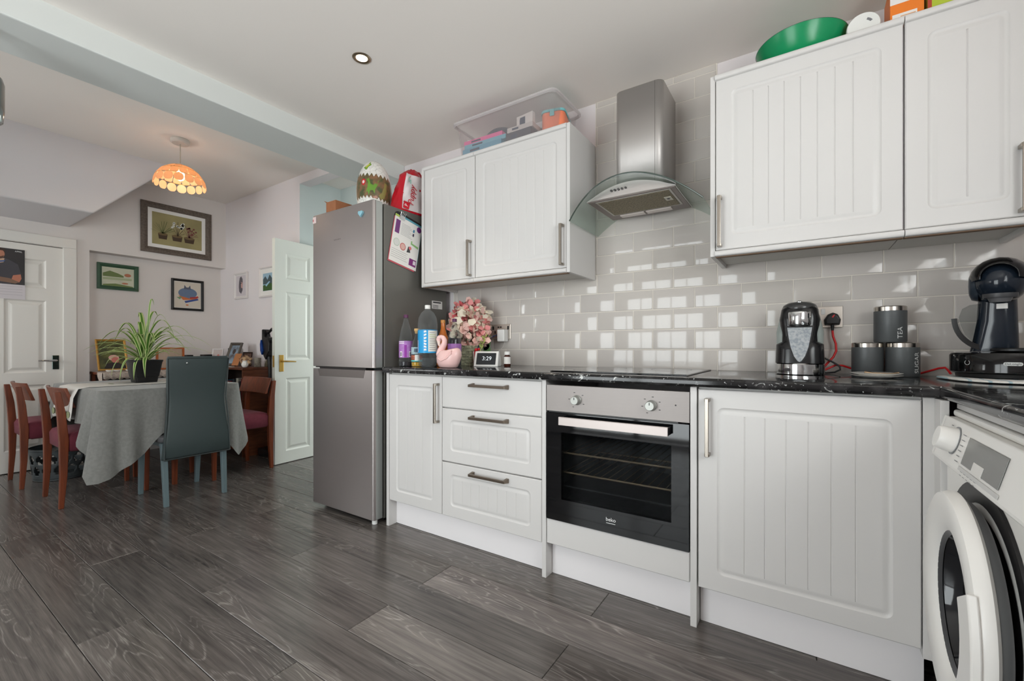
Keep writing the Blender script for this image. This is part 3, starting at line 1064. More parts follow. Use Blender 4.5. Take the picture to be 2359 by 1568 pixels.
# ---- hob
mb = MB()
mb.loft([[(x, y, z) for x, y in ((-.945 + i, -.535 + i), (-.362 - i, -.535 + i), (-.362 - i, -.030 - i), (-.945 + i, -.030 - i))] for i, z in ((.006, ZW + .0004), (0, ZW + .002), (0, ZW + .004), (.004, ZW + .006))])
t = thing('hob', 'black glass electric hob set in the worktop above the oven', 'hob', (-.65, -.28, ZW))
obj('glass_plate', mb, BLACKG, t)
for cx, cy, r in ((-.80, -.40, .09), (-.51, -.40, .075), (-.80, -.16, .075), (-.51, -.16, .09)):
    n = 40
    mb = MB()
    mb.loft([[(cx + q * math.cos(2 * PI * j / n), cy + q * math.sin(2 * PI * j / n), ZW + .0063) for j in range(n)] for q in (r, r - .003)], False, False)
    obj('ring_mark', mb, M('hob_print', (70, 70, 72), .2), t)
for ex_ in (-.948, -.365):
    obj('edge_trim', MB().box(ex_, ex_ + .006, -.538, -.027, ZW + .0004, ZW + .005), M('hob_edge', (60, 58, 56), .25, metal=.7), t, bevel=.001)

# ---- cooker hood
t = thing('cooker_hood', 'steel chimney cooker hood with a curved glass canopy over the hob', 'cooker hood', (-.637, -.2, 1.69))
HX = -.637
# chimney: rounded front corners
pts = [(-.748, -.012), (-.748, -.222)]
for i in range(7):
    a = PI + PI / 2 * i / 6
    pts.append((-.748 + .03 + .03 * math.cos(a), -.225 + .03 * math.sin(a)))
for i in range(7):
    a = -PI / 2 + PI / 2 * i / 6
    pts.append((-.526 - .03 + .03 * math.cos(a), -.225 + .03 * math.sin(a)))
pts += [(-.526, -.222), (-.526, -.012)]
mb = MB()
mb.loft([[(x, y, z) for x, y in pts] for z in (1.735, 2.235)], False, False, closed=False)
obj('chimney', mb, M('chimney_steel', (184, 180, 177), rough=.52, metal=.85, bump=(120, .05), stretch=(1, 1, .02)), t, smooth=30, solid=.0015)
obj('chimney_seam', MB().box(-.560, -.5585, -.2562, -.2540, 1.75, 2.234), M('seam', (110, 106, 102), .4, metal=.8), t)
zc = lambda x: 1.748 - 1.375 * (x - HX) ** 2
# body: flat below, arched above
def body_ring(y):
    n = 14
    xs = [-.836 + .398 * i / n for i in range(n + 1)]
    return [(x, y, 1.688) for x in xs] + [(x, y, max(zc(x) - .006, 1.6925)) for x in xs[::-1]]


def body_front(x):
    return -.402 + .35 * (x - HX) ** 2


mb = MB()
r0 = [(x, body_front(x), z) for x, _, z in body_ring(0)]
mb.loft([r0, body_ring(-.05)])
obj('body', mb, M('hood_steel', (200, 196, 194), rough=.28, metal=.95, bump=(160, .03), stretch=(.05, 1, 1)), t, smooth=30)
obj('underside', MB().box(-.832, -.442, -.385, -.055, 1.6858, 1.6878), M('hood_steel_shaded', (128, 118, 114), .4, metal=.6), t, bevel=.0005)  # added plate, shade below the hood put into its darker steel colour
obj('filter_frame', MB().box(-.800, -.463, -.372, -.135, 1.6843, 1.6857), M('filter_frame_steel', (176, 172, 166), .35, metal=.6), t, bevel=.001)
ff = obj('grease_filter', MB().box(-.790, -.473, -.360, -.147, 1.6826, 1.6842), M('grease_mesh', (150, 138, 112), rough=.5, metal=.4, var=(140, .5), bump=(500, .5)), t)
mb = MB().box(-.512, -.482, -.285, -.235, 1.6805, 1.6823)
obj('filter_latch', mb, M('pale_latch', (198, 194, 180), .4), ff)
obj('latch_button', MB().box(-.503, -.492, -.268, -.252, 1.6795, 1.6804), BLACKP, ff)
for x0, x1 in ((-.77, -.65), (-.64, -.52)):
    obj('lamp_cover', MB().box(x0, x1, -.125, -.085, 1.6815, 1.6878), M('lamp_cover', (216, 206, 200), .25), t, bevel=.001)
for i in range(5):
    x = -.712 + i * .0165
    obj('button', MB().lathe([(.0048, body_front(x) - .0002), (.0048, body_front(x) - .004)], 12, (x, 0, 1.716 + .0), 'y'), M('button_grey', (92, 90, 90), .3, metal=.7), t, smooth=40)
# glass canopy: arched sheet, bowed front edge
HGL = clear_mat('canopy_glass', (226, 236, 230), amount=.93, rough=.03, edge=.22, skin=(190, 200, 194))
nx, ny = 24, 6
rings = []
def gl(u, v, dz):
    x = -.937 + .600 * u
    yf = -.475 + 1.25 * (x - HX) ** 2
    y = yf + (-.006 - yf) * v
    return (x, y, zc(x) + dz)
mb = MB()
mb.grid(lambda u, v: gl(u, v, .0), nx, ny)
mb.grid(lambda u, v: gl(u, v, .006), nx, ny)
for v in (0, 1):
    mb.grid(lambda u, w: gl(u, v, .006 * w), nx, 1)
for u in (0, 1):
    mb.grid(lambda v, w: gl(u, v, .006 * w), ny, 1)
obj('glass_canopy', mb, HGL, t, smooth=40)
mb = MB().tube([gl(i / 24, 0, .003) for i in range(25)], .0036, 6)
obj('glass_rim', mb, M('green_glass_edge', (66, 78, 72), .15), t, smooth=60)

# ---- washing machine (front faces -x)
t = thing('washing_machine', 'white front-loading washing machine with its round door slightly open', 'washing machine', (.62, -.96, 0))
WMW = M('white_enamel', (242, 240, 236), rough=.28, spec=.5)
WMG = M('grey_white_plastic', (206, 205, 203), rough=.35)
obj('body', MB().box(.322, .90, -1.262, -.664, .015, .832), WMW, t, bevel=.008, segs=3)
obj('lid', MB().box(.335, .905, -1.263, -.663, .833, .850), WMW, t, bevel=.006, segs=3)
fas = [(.322, .835), (.3185, .8335), (.2935, .735), (.2935, .728), (.300, .7235), (.322, .700)]
mb = MB().loft([[(x, y, z) for x, z in fas] for y in (-1.262, -.664)])
fa = obj('control_fascia', mb, WMW, t, bevel=.002)
fdir = Vector((.2935 - .3185, 0, .735 - .8335)).normalized()      # down the sloping face
fm = frame_mat((.306 - .0008, -.90, .7843), (0, -1, 0), tuple(-fdir))   # local x towards the camera, y up the face
km = fm @ Matrix.Translation((-.085, .006, 0))
mb = MB().lathe([(.034, .0002), (.034, .0012), (.0318, .0012)], 32)
obj('knob_ring', mb.xform(km), M('ring_grey', (136, 138, 142), .3, metal=.5), fa, smooth=40)
mb = MB().lathe([(.0305, .0005), (.0295, .014), (.0275, .031), (.025, .034)], 32)
obj('programme_knob', mb.xform(km), WMW, fa, smooth=35)
mb = MB()
for i in range(6):
    flat(mb, rect(-.040, -.016, .028 - i * .0125, .0295 - i * .0125), fm @ Matrix.Translation((-.0 , 0, 0)), .0008)
for i in range(2):
    flat(mb, rect(-.142, -.125, .036 - i * .012, .0375 - i * .012), fm, .0008)
for i in range(5):
    flat(mb, rect(.02 + i * .022, .036 + i * .022, -.048, -.0465), fm, .0008)
    flat(mb, rect(.022 + i * .022, .034 + i * .022, -.055, -.054), fm, .0008)
flat(mb, rect(-.222, -.215, .008, .020), fm, .0008)
obj('fascia_print', mb, INKG, fa, kind='stuff')
obj('side_line', MB().prism(rect(-.2105, -.2095, -.05, .049), 'z', .0002, .0008).xform(fm), WMG, fa)
mb = MB().prism(rect(.008, .23, -.032, .030), 'z', .0002, .0014)
obj('display', mb.xform(fm), M('display_grey', (112, 112, 108), rough=.12), fa, bevel=.0008)
mb = MB().prism(rect(.082, .14, -.034, -.012), 'z', .0004, .0024)
obj('display_sticker', mb.xform(fm), PAPER, fa)
mb = MB().prism(rect(.0, .24, -.047, -.0385), 'z', .0002, .001)
obj('key_strip', mb.xform(fm), WMG, fa)
# porthole: dark gasket behind a thick round door
CY, CZ = -.955, .455
mb = MB().lathe([(.268, .3215), (.266, .3165), (.236, .3160), (.222, .3200)], 64, (0, CY, CZ), 'x', cap0=False, cap1=False)
obj('gasket', mb, M('black_rubber', (22, 21, 22), .4), t, smooth=50)
mb = MB().lathe([(.20, .3205), (.195, .3195)], 56, (0, CY, CZ), 'x')
obj('drum', mb, M('drum_dark', (30, 30, 32), .3, metal=.5), t, smooth=30)
hinge = Vector((.318, CY + .245, CZ))
dm = Matrix.Translation(hinge) @ Matrix.Rotation(math.radians(-1.2), 4, 'Z') @ Matrix.Translation((0, -.245, 0))
mb = MB().lathe([(.232, -.020), (.240, -.026), (.241, -.034), (.234, -.049), (.222, -.054), (.172, -.0485), (.158, -.043), (.1515, -.036)], 72, (0, 0, 0), 'x', cap0=False, cap1=False)
wd = obj('door', mb.xform(dm), WMW, t, smooth=40)
mb = MB().lathe([(.216, -.001), (.222, -.006), (.230, -.0205)], 72, (0, 0, 0), 'x', cap0=False, cap1=False)
obj('door_back', mb.xform(dm), M('grey_door_back', (128, 129, 130), .35), wd, smooth=40)
mb = MB().lathe([(.1525, -.036), (.148, -.026), (.140, .000), (.120, .022), (.07, .036), (.002, .040)], 56, (0, 0, 0), 'x', cap0=False)
obj('glass_bowl', mb.xform(dm), M('porthole_glass', (34, 35, 38), rough=.05, spec=.6), wd, smooth=50)
mb = MB().lathe([(.1525, -.037), (.148, -.034), (.144, -.030)], 56, (0, 0, 0), 'x', cap0=False, cap1=False)
obj('glass_rim', mb.xform(dm), M('dark_rim', (70, 70, 72), .3), wd, smooth=50)
# handle: raised grip on the near side of the ring
pts = []
for r_, sgn in ((.243, 1), (.166, -1)):
    for i in range(9):
        a = math.radians(-42 + 70 * i / 8) if sgn > 0 else math.radians(28 - 70 * i / 8)
        pts.append((-r_ * math.cos(a), r_ * math.sin(a)))
mb = MB().loft([[(-.046, p[0], p[1]) for p in pts], [(-.0605, p[0] * .985, p[1] * .985) for p in pts]])
obj('handle', mb.xform(dm), WMW, wd, bevel=.003, smooth=40)

# ================================================================== things on the worktop and the tiled wall
SOCK = M('socket_steel', (214, 206, 196), rough=.3, metal=.6)
WHITEP = M('white_plastic', (225, 225, 222), .4)
CLEARP = clear_mat('clear_bottle', (244, 247, 247), amount=.94, rough=.05, edge=.34, skin=(150, 154, 156))
REDC = M('red_cable', (206, 26, 30), rough=.4)
BLKC = M('black_cable', (16, 16, 17), rough=.45)


def socket(label, x0, x1, z0, z1):
    t = thing('socket', label, 'socket', ((x0 + x1) / 2, 0, (z0 + z1) / 2), group='double sockets')
    obj('face_plate', MB().box(x0, x1, -.0085, -.0015, z0, z1), SOCK, t, bevel=.002, segs=3)
    return t


def switch_holes(t, cx, z, sgn):
    pass


# ---- socket by the smart display, with charger
t = socket('steel double socket with a white charger above the smart display', -1.671, -1.516, 1.068, 1.162)
for x in (-1.655, -1.540):
    obj('rocker', MB().box(x, x + .012, -.0105, -.0083, 1.128, 1.150), BLACKP, t, bevel=.001)
obj('usb_port', MB().box(-1.615, -1.602, -.0095, -.0083, 1.140, 1.148), BLACKP, t)
obj('usb_port', MB().box(-1.597, -1.584, -.0095, -.0083, 1.140, 1.148), BLACKP, t)
for dx, dz, w, h in ((-.004, .022, .008, .018), (-.020, 0, .012, .007), (.013, 0, .012, .007)):
    obj('pin_hole', MB().box(-1.634 + dx, -1.634 + dx + w, -.0095, -.0083, 1.082 + dz, 1.082 + dz + h), BLACKP, t)
t = thing('charger', 'white plug-in charger in the socket above the smart display', 'charger', (-1.56, -.03, 1.09))
obj('plug', MB().box(-1.586, -1.532, -.058, -.009, 1.052, 1.128), WHITEP, t, bevel=.006, segs=3)
obj('port', MB().box(-1.5875, -1.5855, -.05, -.03, 1.085, 1.105), INKG, t)
obj('wire', MB().tube([(-1.545, -.03, 1.053), (-1.55, -.04, 1.02), (-1.575, -.07, .985), (-1.585, -.12, .955), (-1.575, -.16, .925)], .0014, 6), M('thin_white_wire', (196, 190, 184), .5), t, smooth=60)
tag(obj('charging_cable', MB().tube([(-1.588, -.042, 1.095), (-1.61, -.065, 1.085), (-1.632, -.11, 1.06), (-1.646, -.14, 1.045), (-1.652, -.15, 1.033), (-1.642, -.15, 1.022),
                                     (-1.632, -.15, 1.028), (-1.640, -.155, 1.043), (-1.654, -.165, 1.01), (-1.655, -.17, .97), (-1.652, -.165, .93), (-1.645, -.16, .9095)], .0030, 8),
        M('navy_cable', (30, 52, 96), .5), smooth=60), 'coiled navy blue cable hanging from the charger', 'cable')

# ---- socket behind the kettle, with plugs
t = socket('steel double socket with a black plug behind the kettle', -.008, .141, 1.098, 1.187)
for x in (.040, .052):
    obj('rocker', MB().box(x, x + .010, -.0105, -.0083, 1.155, 1.176), WHITEP, t, bevel=.001)
obj('rocker', MB().box(.068, .082, -.0105, -.0083, 1.153, 1.177), WHITEP, t, bevel=.001)
t = thing('plug', 'black mains plug with red mark and red lead beside the kettle', 'plug', (.105, -.02, 1.13))
pts = [(.080, 1.108), (.130, 1.108), (.134, 1.130), (.124, 1.152), (.107, 1.160), (.090, 1.152), (.077, 1.130)]
obj('body', MB().loft([[(x, -.009, z) for x, z in pts], [(x, -.030, z) for x, z in pts], [(.106 + (x - .106) * .8, -.040, 1.13 + (z - 1.13) * .8) for x, z in pts]]), BLACKP, t, bevel=.003)
obj('red_mark', MB().prism([(.103, 1.140), (.110, 1.150), (.114, 1.150), (.108, 1.138)], 'y', -.0412, -.0398), REDC, t)
obj('strain_relief', MB().tube([(.106, -.026, 1.110), (.106, -.026, 1.085)], [.007, .005], 10), BLACKP, t, smooth=60)
obj('lead', MB().tube([(.106, -.026, 1.086), (.108, -.028, 1.06), (.117, -.03, 1.03), (.118, -.035, 1.00), (.108, -.04, .975), (.085, -.045, .945), (.066, -.05, .920), (.055, -.05, .911)], .0042, 8), REDC, t, smooth=60)
tag(obj('red_lead', MB().tube([(.06, -.06, .911), (.085, -.055, .925), (.115, -.045, .942), (.14, -.04, .94), (.165, -.03, .93), (.21, -.022, .918), (.30, -.020, .912), (.37, -.022, .912), (.40, -.03, .925),
                               (.425, -.045, .937), (.440, -.055, .940), (.447, -.062, .930), (.452, -.07, .918)], .0038, 8), REDC, smooth=60),
    'red lead snaking behind the storage tins to the coffee machine', 'cable')
tag(obj('black_lead', MB().tube([(.0, -.06, .97), (.045, -.062, .978), (.075, -.06, .972), (.105, -.06, .955), (.128, -.06, .938), (.130, -.06, .924), (.112, -.05, .913), (.08, -.055, .9095), (.05, -.06, .9095), (.02, -.06, .9095)], .0036, 8), BLKC, smooth=60),
    'black lead looping out from behind the kettle', 'cable')

# ---- one-cup hot water dispenser
KX, KY = -.008, -.150
t = thing('hot_water_dispenser', 'black and chrome one-cup hot water dispenser in front of the wall socket', 'kettle', (KX, KY, ZW))
mb = MB().lathe([(.078, ZW + .0005), (.085, ZW + .004), (.085, ZW + .043), (.082, ZW + .047)], 40, (KX, KY, 0), sx=1.0, sy=1.05)
obj('base', mb, CHROME, t, smooth=35)
obj('base_button', MB().box(KX - .052, KX - .022, KY - .0835, KY - .074, ZW + .016, ZW + .028), M('smoke_plastic', (58, 56, 58), .3), t, bevel=.003)


def kring(z, hw, fy, by, r=.02):
    return [(KX + x, KY + y, z) for x, y in rrect(-hw, hw, fy, by, min(r, hw * .9), 5)]


mb = MB()
mb.loft([kring(ZW + .047, .083, -.083, .085, .05), kring(ZW + .10, .081, -.080, .083, .05), kring(ZW + .122, .080, -.076, .083, .045), kring(ZW + .132, .064, -.070, .080, .04),
         kring(ZW + .16, .063, -.066, .080, .035), kring(ZW + .22, .069, -.064, .075, .035), kring(ZW + .262, .062, -.06, .07, .03), kring(ZW + .272, .055, -.052, .06, .03)])
obj('housing', mb, M('black_satin', (22, 22, 24), rough=.22), t, smooth=45)
mb = MB()
mb.loft([kring(ZW + .125, .079, -.05, .082, .03), kring(ZW + .17, .080, -.05, .082, .03), kring(ZW + .235, .068, -.045, .075, .03)])
obj('water_tank', mb, clear_mat('grey_tank', (196, 206, 202), amount=.6, rough=.1), t, smooth=40)
mb = MB().lathe([(.058, ZW + .262), (.060, ZW + .268), (.055, ZW + .280), (.040, ZW + .290), (.015, ZW + .294), (.001, ZW + .2945)], 36, (KX, KY - .005, 0), sx=1.02, sy=1.0)
obj('lid', mb, M('dark_smoked_lid', (64, 64, 64), rough=.12), t, smooth=50)
obj('lid_button', MB().lathe([(.011, ZW + .284), (.011, ZW + .292), (.006, ZW + .296)], 20, (KX, KY - .035, 0)), CHROME, t, smooth=50)
mb = MB().lathe([(.042, ZW + .198), (.0435, ZW + .202), (.0435, ZW + .246), (.042, ZW + .250)], 36, (KX, KY - .042, 0))
obj('spout_band', mb, CHROME, t, smooth=40)
obj('spout', MB().lathe([(.011, ZW + .184), (.013, ZW + .199)], 20, (KX, KY - .060, 0)).lathe([(.040, ZW + .192), (.041, ZW + .199)], 30, (KX, KY - .042, 0)), BLACKP, t, smooth=40)
# splash panel: steel shield tapering to a point, framed in black
sp = [(-.041, .188), (-.036, .15), (-.029, .11), (-.018, .075), (-.006, .056), (0, .053), (.006, .056), (.018, .075), (.029, .11), (.036, .15), (.041, .188)]


def shield(k, y0, y1):
    mb = MB()
    c = [(x * k, .12 + (z - .12) * (1 + (k - 1) * .6)) for x, z in sp]
    n = len(c)
    mb.loft([[(KX + x, KY + y1 - abs(x) * 0.0 + (.188 - z) * -.10, ZW + z) for x, z in c], [(KX + x, KY + y0 + (.188 - z) * -.10, ZW + z) for x, z in c]])
    return mb


obj('shield_frame', shield(1.16, -.0715, -.05), BLACKP, t)
obj('splash_shield', shield(1.0, -.0730, -.0717), M('frosted_steel', (176, 180, 182), rough=.3, metal=.45, var=(110, .5, (142, 150, 156))), t)

# ---- storage tins
TING = M('charcoal_tin', (88, 91, 92), rough=.45, metal=.3, bump=(220, .04))
TINS = M('tin_steel_rim', (196, 190, 182), rough=.22, metal=1.0)


def tin(label, cx, cy, z, word=None, wang=0.0, r=.0495, h=.128):
    t = thing('storage_tin', label, 'tin', (cx, cy, z), group='charcoal storage tins')
    obj('body', MB().lathe([(r - .003, z + .0004), (r, z + .004), (r, z + h - .018)], 44, (cx, cy, 0)), TING, t, smooth=40)
    obj('lid', MB().lathe([(r - .0006, z + h - .0178), (r - .0002, z + h - .003), (r - .003, z + h), (.001, z + h + .0002)], 44, (cx, cy, 0)), TINS, t, smooth=35)
    if word:
        # lettering climbs the side of the tin, wrapped round the wall
        mb = text_mb(word, .0245, Matrix.Identity(4), .0, align='LEFT')
        out = []
        for x, y, zz in mb.v:
            a = wang - y / (r + .0004)
            out.append((cx + (r + .0005) * math.cos(a), cy + (r + .0005) * math.sin(a), z + .014 + x))
        mb.v = out
        obj('lettering', mb, M('pale_print', (206, 208, 206), .5), t)
    return t


camdir = lambda x, y: math.atan2(-2.28 - y, 0 - x)
tin('charcoal storage tin with a steel lid beside the red lead, under the TEA tin', .213, -.085, ZW)
tin('charcoal storage tin marked SUGAR with a steel lid', .316, -.094, ZW, 'SUGAR', camdir(.316, -.094) + .92)
tin('charcoal storage tin marked TEA stacked on top of the other two', .281, -.088, ZW + .1286, 'TEA', camdir(.281, -.088) + .62, h=.137)

# ---- plates and spoon
PX, PY = .222, -.245
PORC = M('white_porcelain', (234, 231, 226), rough=.12, spec=.55)
for i, (dz, lab) in enumerate(((0, 'lower white saucer of the small stack in front of the tins'), (.0075, 'upper white saucer holding the spoon in front of the tins'))):
    z = ZW + dz
    mb = MB().lathe([(.045, z + .0005), (.050, z + .003), (.074, z + .009), (.0755, z + .0105), (.072, z + .0112), (.048, z + .0062), (.002, z + .0055)], 48, (PX, PY, 0))
    tag(obj('saucer', mb, PORC, smooth=40), lab, 'saucer', 'stacked white saucers')
mb = MB().tube([(PX - .03, PY + .01, ZW + .0185), (PX - .01, PY + .0, ZW + .0165), (PX + .04, PY - .008, ZW + .0170), (PX + .062, PY - .012, ZW + .0210)], [.006, .004, .0022, .003], 8)
tag(obj('teaspoon', mb, M('tarnished_spoon', (150, 128, 104), rough=.25, metal=1.0), smooth=60), 'teaspoon lying on the upper white saucer', 'spoon')

# ---- capsule coffee machine
CX, CY2 = .562, -.222
t = thing('coffee_machine', 'dark navy capsule coffee machine with round head in the worktop corner', 'coffee machine', (CX, CY2, ZW))
NAVY = M('navy_gloss', (26, 34, 44), rough=.12, spec=.5)
BLK2 = M('piano_black', (12, 12, 13), rough=.08, spec=.5)
ca = camdir(CX, CY2)
F = Matrix.Translation((CX, CY2, 0)) @ Matrix.Rotation(ca + PI / 2, 4, 'Z')      # local -y looks at the camera, +x to the picture's right
zb = ZW + .0245
mb = MB().lathe([(.132, zb), (.142, zb + .006), (.143, zb + .060), (.138, zb + .067), (.10, zb + .070), (.002, zb + .071)], 56, sx=1.0, sy=.82).xform(F)
obj('base', mb, BLK2, t, smooth=40)
mb = MB().lathe([(.128, ZW + .0132), (.130, zb)], 40, sx=1.0, sy=.82).xform(F)
obj('foot_ring', mb, BLACKP, t, smooth=40)
obj('drip_tray', MB().lathe([(.052, zb + .0712), (.058, zb + .074), (.058, zb + .080), (.054, zb + .083)], 36, (.012, -.058, 0), sy=.75).xform(F), M('tray_black', (20, 20, 21), .4), t, smooth=40)
# column: flares towards its foot
def cring(z, w0, w1, y0, y1, r):
    return [(x, y, z) for x, y in rrect(w0, w1, y0, y1, r, 5)]


mb = MB().loft([cring(zb + .071, -.094, .016, -.030, .075, .03), cring(zb + .10, -.088, .016, -.034, .07, .032), cring(zb + .17, -.078, .014, -.038, .066, .034), cring(zb + .25, -.074, .012, -.040, .06, .034)]).xform(F)
obj('column', mb, NAVY, t, smooth=45)
# head: a tilted drum with a rounded hood
mb = MB()
HC = (-.026, -.045, zb + .295)
mb.ball((HC[0], HC[1] + .01, HC[2] - .004), .064, .082, .066, 32, 18).xform(F)
obj('head', mb, NAVY, t, smooth=60)
mb = MB()
prof = []
for i in range(13):
    a = math.radians(-8 + 196 * i / 12)
    prof.append(a)
rings = []
for k in range(9):
    v = -1 + 2 * k / 8
    yy = HC[1] + .012 + v * .078
    s = math.sqrt(max(0, 1 - (v * .78) ** 2))
    rings.append([(HC[0] + .069 * s * math.cos(a), yy, HC[2] + .010 + .068 * s * math.sin(a)) for a in prof] + [(HC[0] + .064 * s * math.cos(a), yy, HC[2] + .010 + .062 * s * math.sin(a)) for a in prof[::-1]])
mb.loft(rings).xform(F)
obj('hood_lever', mb, BLK2, t, smooth=60)
obj('side_disc', MB().lathe([(.052, -.046), (.047, -.062), (.030, -.068), (.001, -.070)], 32, (HC[0], HC[1] + .014, HC[2] - .008), 'x').xform(F), M('navy_matt', (44, 52, 62), .3), t, smooth=60)
obj('capsule_slot', MB().lathe([(.036, zb + .238), (.038, zb + .242), (.038, zb + .252)], 28, (HC[0] + .002, HC[1] - .055, 0), sy=.7).xform(F), M('dark_grey_part', (60, 60, 62), .4), t, smooth=40)
obj('nozzle', MB().lathe([(.022, zb + .226), (.027, zb + .238)], 24, (HC[0] + .002, HC[1] - .055, 0), sy=.8).xform(F), M('mid_grey_part', (92, 92, 94), .35), t, smooth=40)
mb = MB().box(-.032, -.008, -.082, -.0785, zb + .206, zb + .222).xform(F)
obj('label_tab', mb, PAPER, t)
# water tank on the left, cupped by a black crescent
n = 10
outer, inner = [], []
for i in range(n + 1):
    a = math.radians(182 + 78 * i / n)
    outer.append((-.052 + .084 * math.cos(a), zb + .186 + .112 * math.sin(a)))
    inner.append((-.052 + .070 * math.cos(a), zb + .186 + .095 * math.sin(a)))
mb = MB().prism(outer + inner[::-1], 'y', -.030, .055).xform(F)
obj('tank_cradle', mb, BLK2, t, smooth=40)
tp = [(-.118, zb + .186), (-.114, zb + .16), (-.104, zb + .128), (-.088, zb + .106), (-.072, zb + .10), (-.072, zb + .228), (-.092, zb + .226), (-.110, zb + .214)]
mb = MB().prism(tp, 'y', -.026, .05).xform(F)
obj('water_tank', mb, clear_mat('clear_tank', (222, 226, 226), amount=.93, rough=.04, edge=.25, skin=(40, 44, 46)), t, smooth=40)
# power button and maker's name on the base front
fb = lambda ang: (F @ Vector((.1435 * math.sin(ang), -.1435 * .82 * math.cos(ang), 0)), F.to_3x3() @ Vector((math.cos(ang), .82 * math.sin(ang), 0)))
p_, r_ = fb(-.72)
fmx = frame_mat((p_.x, p_.y, zb + .036), r_, (0, 0, 1))
mb = MB()
for i in range(9):
    a0, a1 = math.radians(120 + 300 * i / 9), math.radians(120 + 300 * (i + 1) / 9)
    flat(mb, [(.0078 * math.cos(a0), .0078 * math.sin(a0)), (.0078 * math.cos(a1), .0078 * math.sin(a1)), (.0066 * math.cos(a1), .0066 * math.sin(a1)), (.0066 * math.cos(a0), .0066 * math.sin(a0))], fmx, .0012)
obj('power_mark', mb, MATS['pale_print'], t)
p_, r_ = fb(.02)
fmx = frame_mat((p_.x, p_.y, zb + .034), r_, (0, 0, 1))
mb = MB().prism(rrect(-.020, .020, -.0055, .0055, .0052, 5), 'z', .0006, .0012).xform(fmx)
obj('name_badge', mb, MATS['pale_print'], t)
obj('lettering', text_mb("DeLonghi", .0088, fmx @ Matrix.Translation((0, 0, .0016)), .0001), M('navy_print', (20, 26, 40), .4), t)

# ---- folded tea towel under the coffee machine
mb = MB()
rng = random.Random(5)
outline = [(.395, -.105), (.40, -.22), (.415, -.33), (.46, -.40), (.54, -.42), (.64, -.43), (.75, -.40), (.80, -.25), (.78, -.05), (.6, -.03), (.47, -.04)]
n = len(outline)
c0 = (.6, -.22)
def wob(i, k):
    return .0025 * math.sin(i * 2.3 + k * 1.7)
rings = []
for k, (sc, z) in enumerate(((1.0, .0006), (1.012, .004), (1.0, .0085), (.97, .0108))):
    rings.append([(c0[0] + (x - c0[0]) * sc, c0[1] + (y - c0[1]) * sc, ZW + z + (wob(i, k) if k > 1 and (x < .47 or y < -.35) else 0)) for i, (x, y) in enumerate(outline)])
mb.loft(rings)
def towel_mat():
    m = M('striped_towel', (228, 227, 222), rough=.9, spec=.1, bump=(160, .3))
    nt = m.node_tree
    b = nt.nodes['Principled BSDF']
    tc = nt.nodes.new('ShaderNodeTexCoord')
    w = nt.nodes.new('ShaderNodeTexWave'); w.inputs['Scale'].default_value = 9; w.inputs['Distortion'].default_value = 1.5
    nt.links.new(tc.outputs['Object'], w.inputs['Vector'])
    r = nt.nodes.new('ShaderNodeMapRange'); r.inputs['From Min'].default_value = .86; r.inputs['From Max'].default_value = .95
    nt.links.new(w.outputs['Fac'], r.inputs['Value'])
    mx = nt.nodes.new('ShaderNodeMix'); mx.data_type = 'RGBA'
    mx.inputs['A'].default_value = lin((228, 227, 222)); mx.inputs['B'].default_value = lin((176, 198, 206))
    nt.links.new(r.outputs['Result'], mx.inputs['Factor']); nt.links.new(mx.outputs['Result'], b.inputs['Base Color'])
    return m


tag(obj('tea_towel', mb, towel_mat(), subsurf=2, smooth=60), 'white and pale blue tea towel folded under the coffee machine', 'towel')

# ================================================================== left end of the worktop
def bottle(name, label, x, y, prof, mat, n=32, cat='bottle'):
    t = thing(name, label, cat, (x, y, ZW), group='bottles by the fridge')
    obj('body', MB().lathe([(r, ZW + h) for r, h in prof], n, (x, y, 0), cap1=False), mat, t, smooth=50)
    return t


def band(t, nm, x, y, r, z0, z1, mat, a0=0.0, a1=2 * PI, n=32, part=None):
    mb = MB()
    full = abs(a1 - a0 - 2 * PI) < .01
    mb.grid(lambda u, v: (x + r * math.cos(a0 + (a1 - a0) * u), y + r * math.sin(a0 + (a1 - a0) * u), ZW + z0 + (z1 - z0) * v), n, 1)
    return obj(nm, mb, mat, part or t, smooth=60)


# squash bottle, nearly empty
x, y = -1.919, -.500
S = 1.0
t = bottle('squash_bottle', 'tall clear squash bottle with purple label, nearly empty, beside the fridge', x, y,
           [(.030, .0008), (.040, .004), (.041, .03), (.039, .05), (.040, .06), (.040, .15), (.038, .165), (.028, .215), (.017, .255), (.012, .275), (.0115, .292)], CLEARP)
obj('squash', MB().lathe([(.030, ZW + .002), (.039, ZW + .005), (.0398, ZW + .028), (.0385, ZW + .0285)], 28, (x, y, 0)), M('dark_squash', (22, 12, 22), .1), t, smooth=40)
obj('cap', MB().lathe([(.0135, ZW + .282), (.0135, ZW + .298), (.0120, ZW + .300)], 24, (x, y, 0)), M('plum_cap', (88, 44, 80), .4), t, smooth=40)
ad = camdir(x, y)
band(t, 'label', x, y, .0406, .052, .148, M('lilac_label', (176, 120, 192), .5, var=(60, .2)))
band(t, 'label_panel', x, y, .0410, .054, .125, M('deep_purple_label', (140, 40, 150), .5), ad - .25, ad + .12, 8)
for da in (-.75, .62):
    band(t, 'label_panel', x, y, .0411, .056, .088, PAPER, ad + da - .2, ad + da + .2, 8)
    band(t, 'label_text', x, y, .0414, .060, .083, M('label_ink', (120, 110, 130), .6), ad + da - .12, ad + da + .12, 6)
for k in range(2):
    band(t, 'label_stripe', x, y, .0411, .132 + k * .009, .136 + k * .009, PAPER, ad - 1.2, ad - .25, 10)

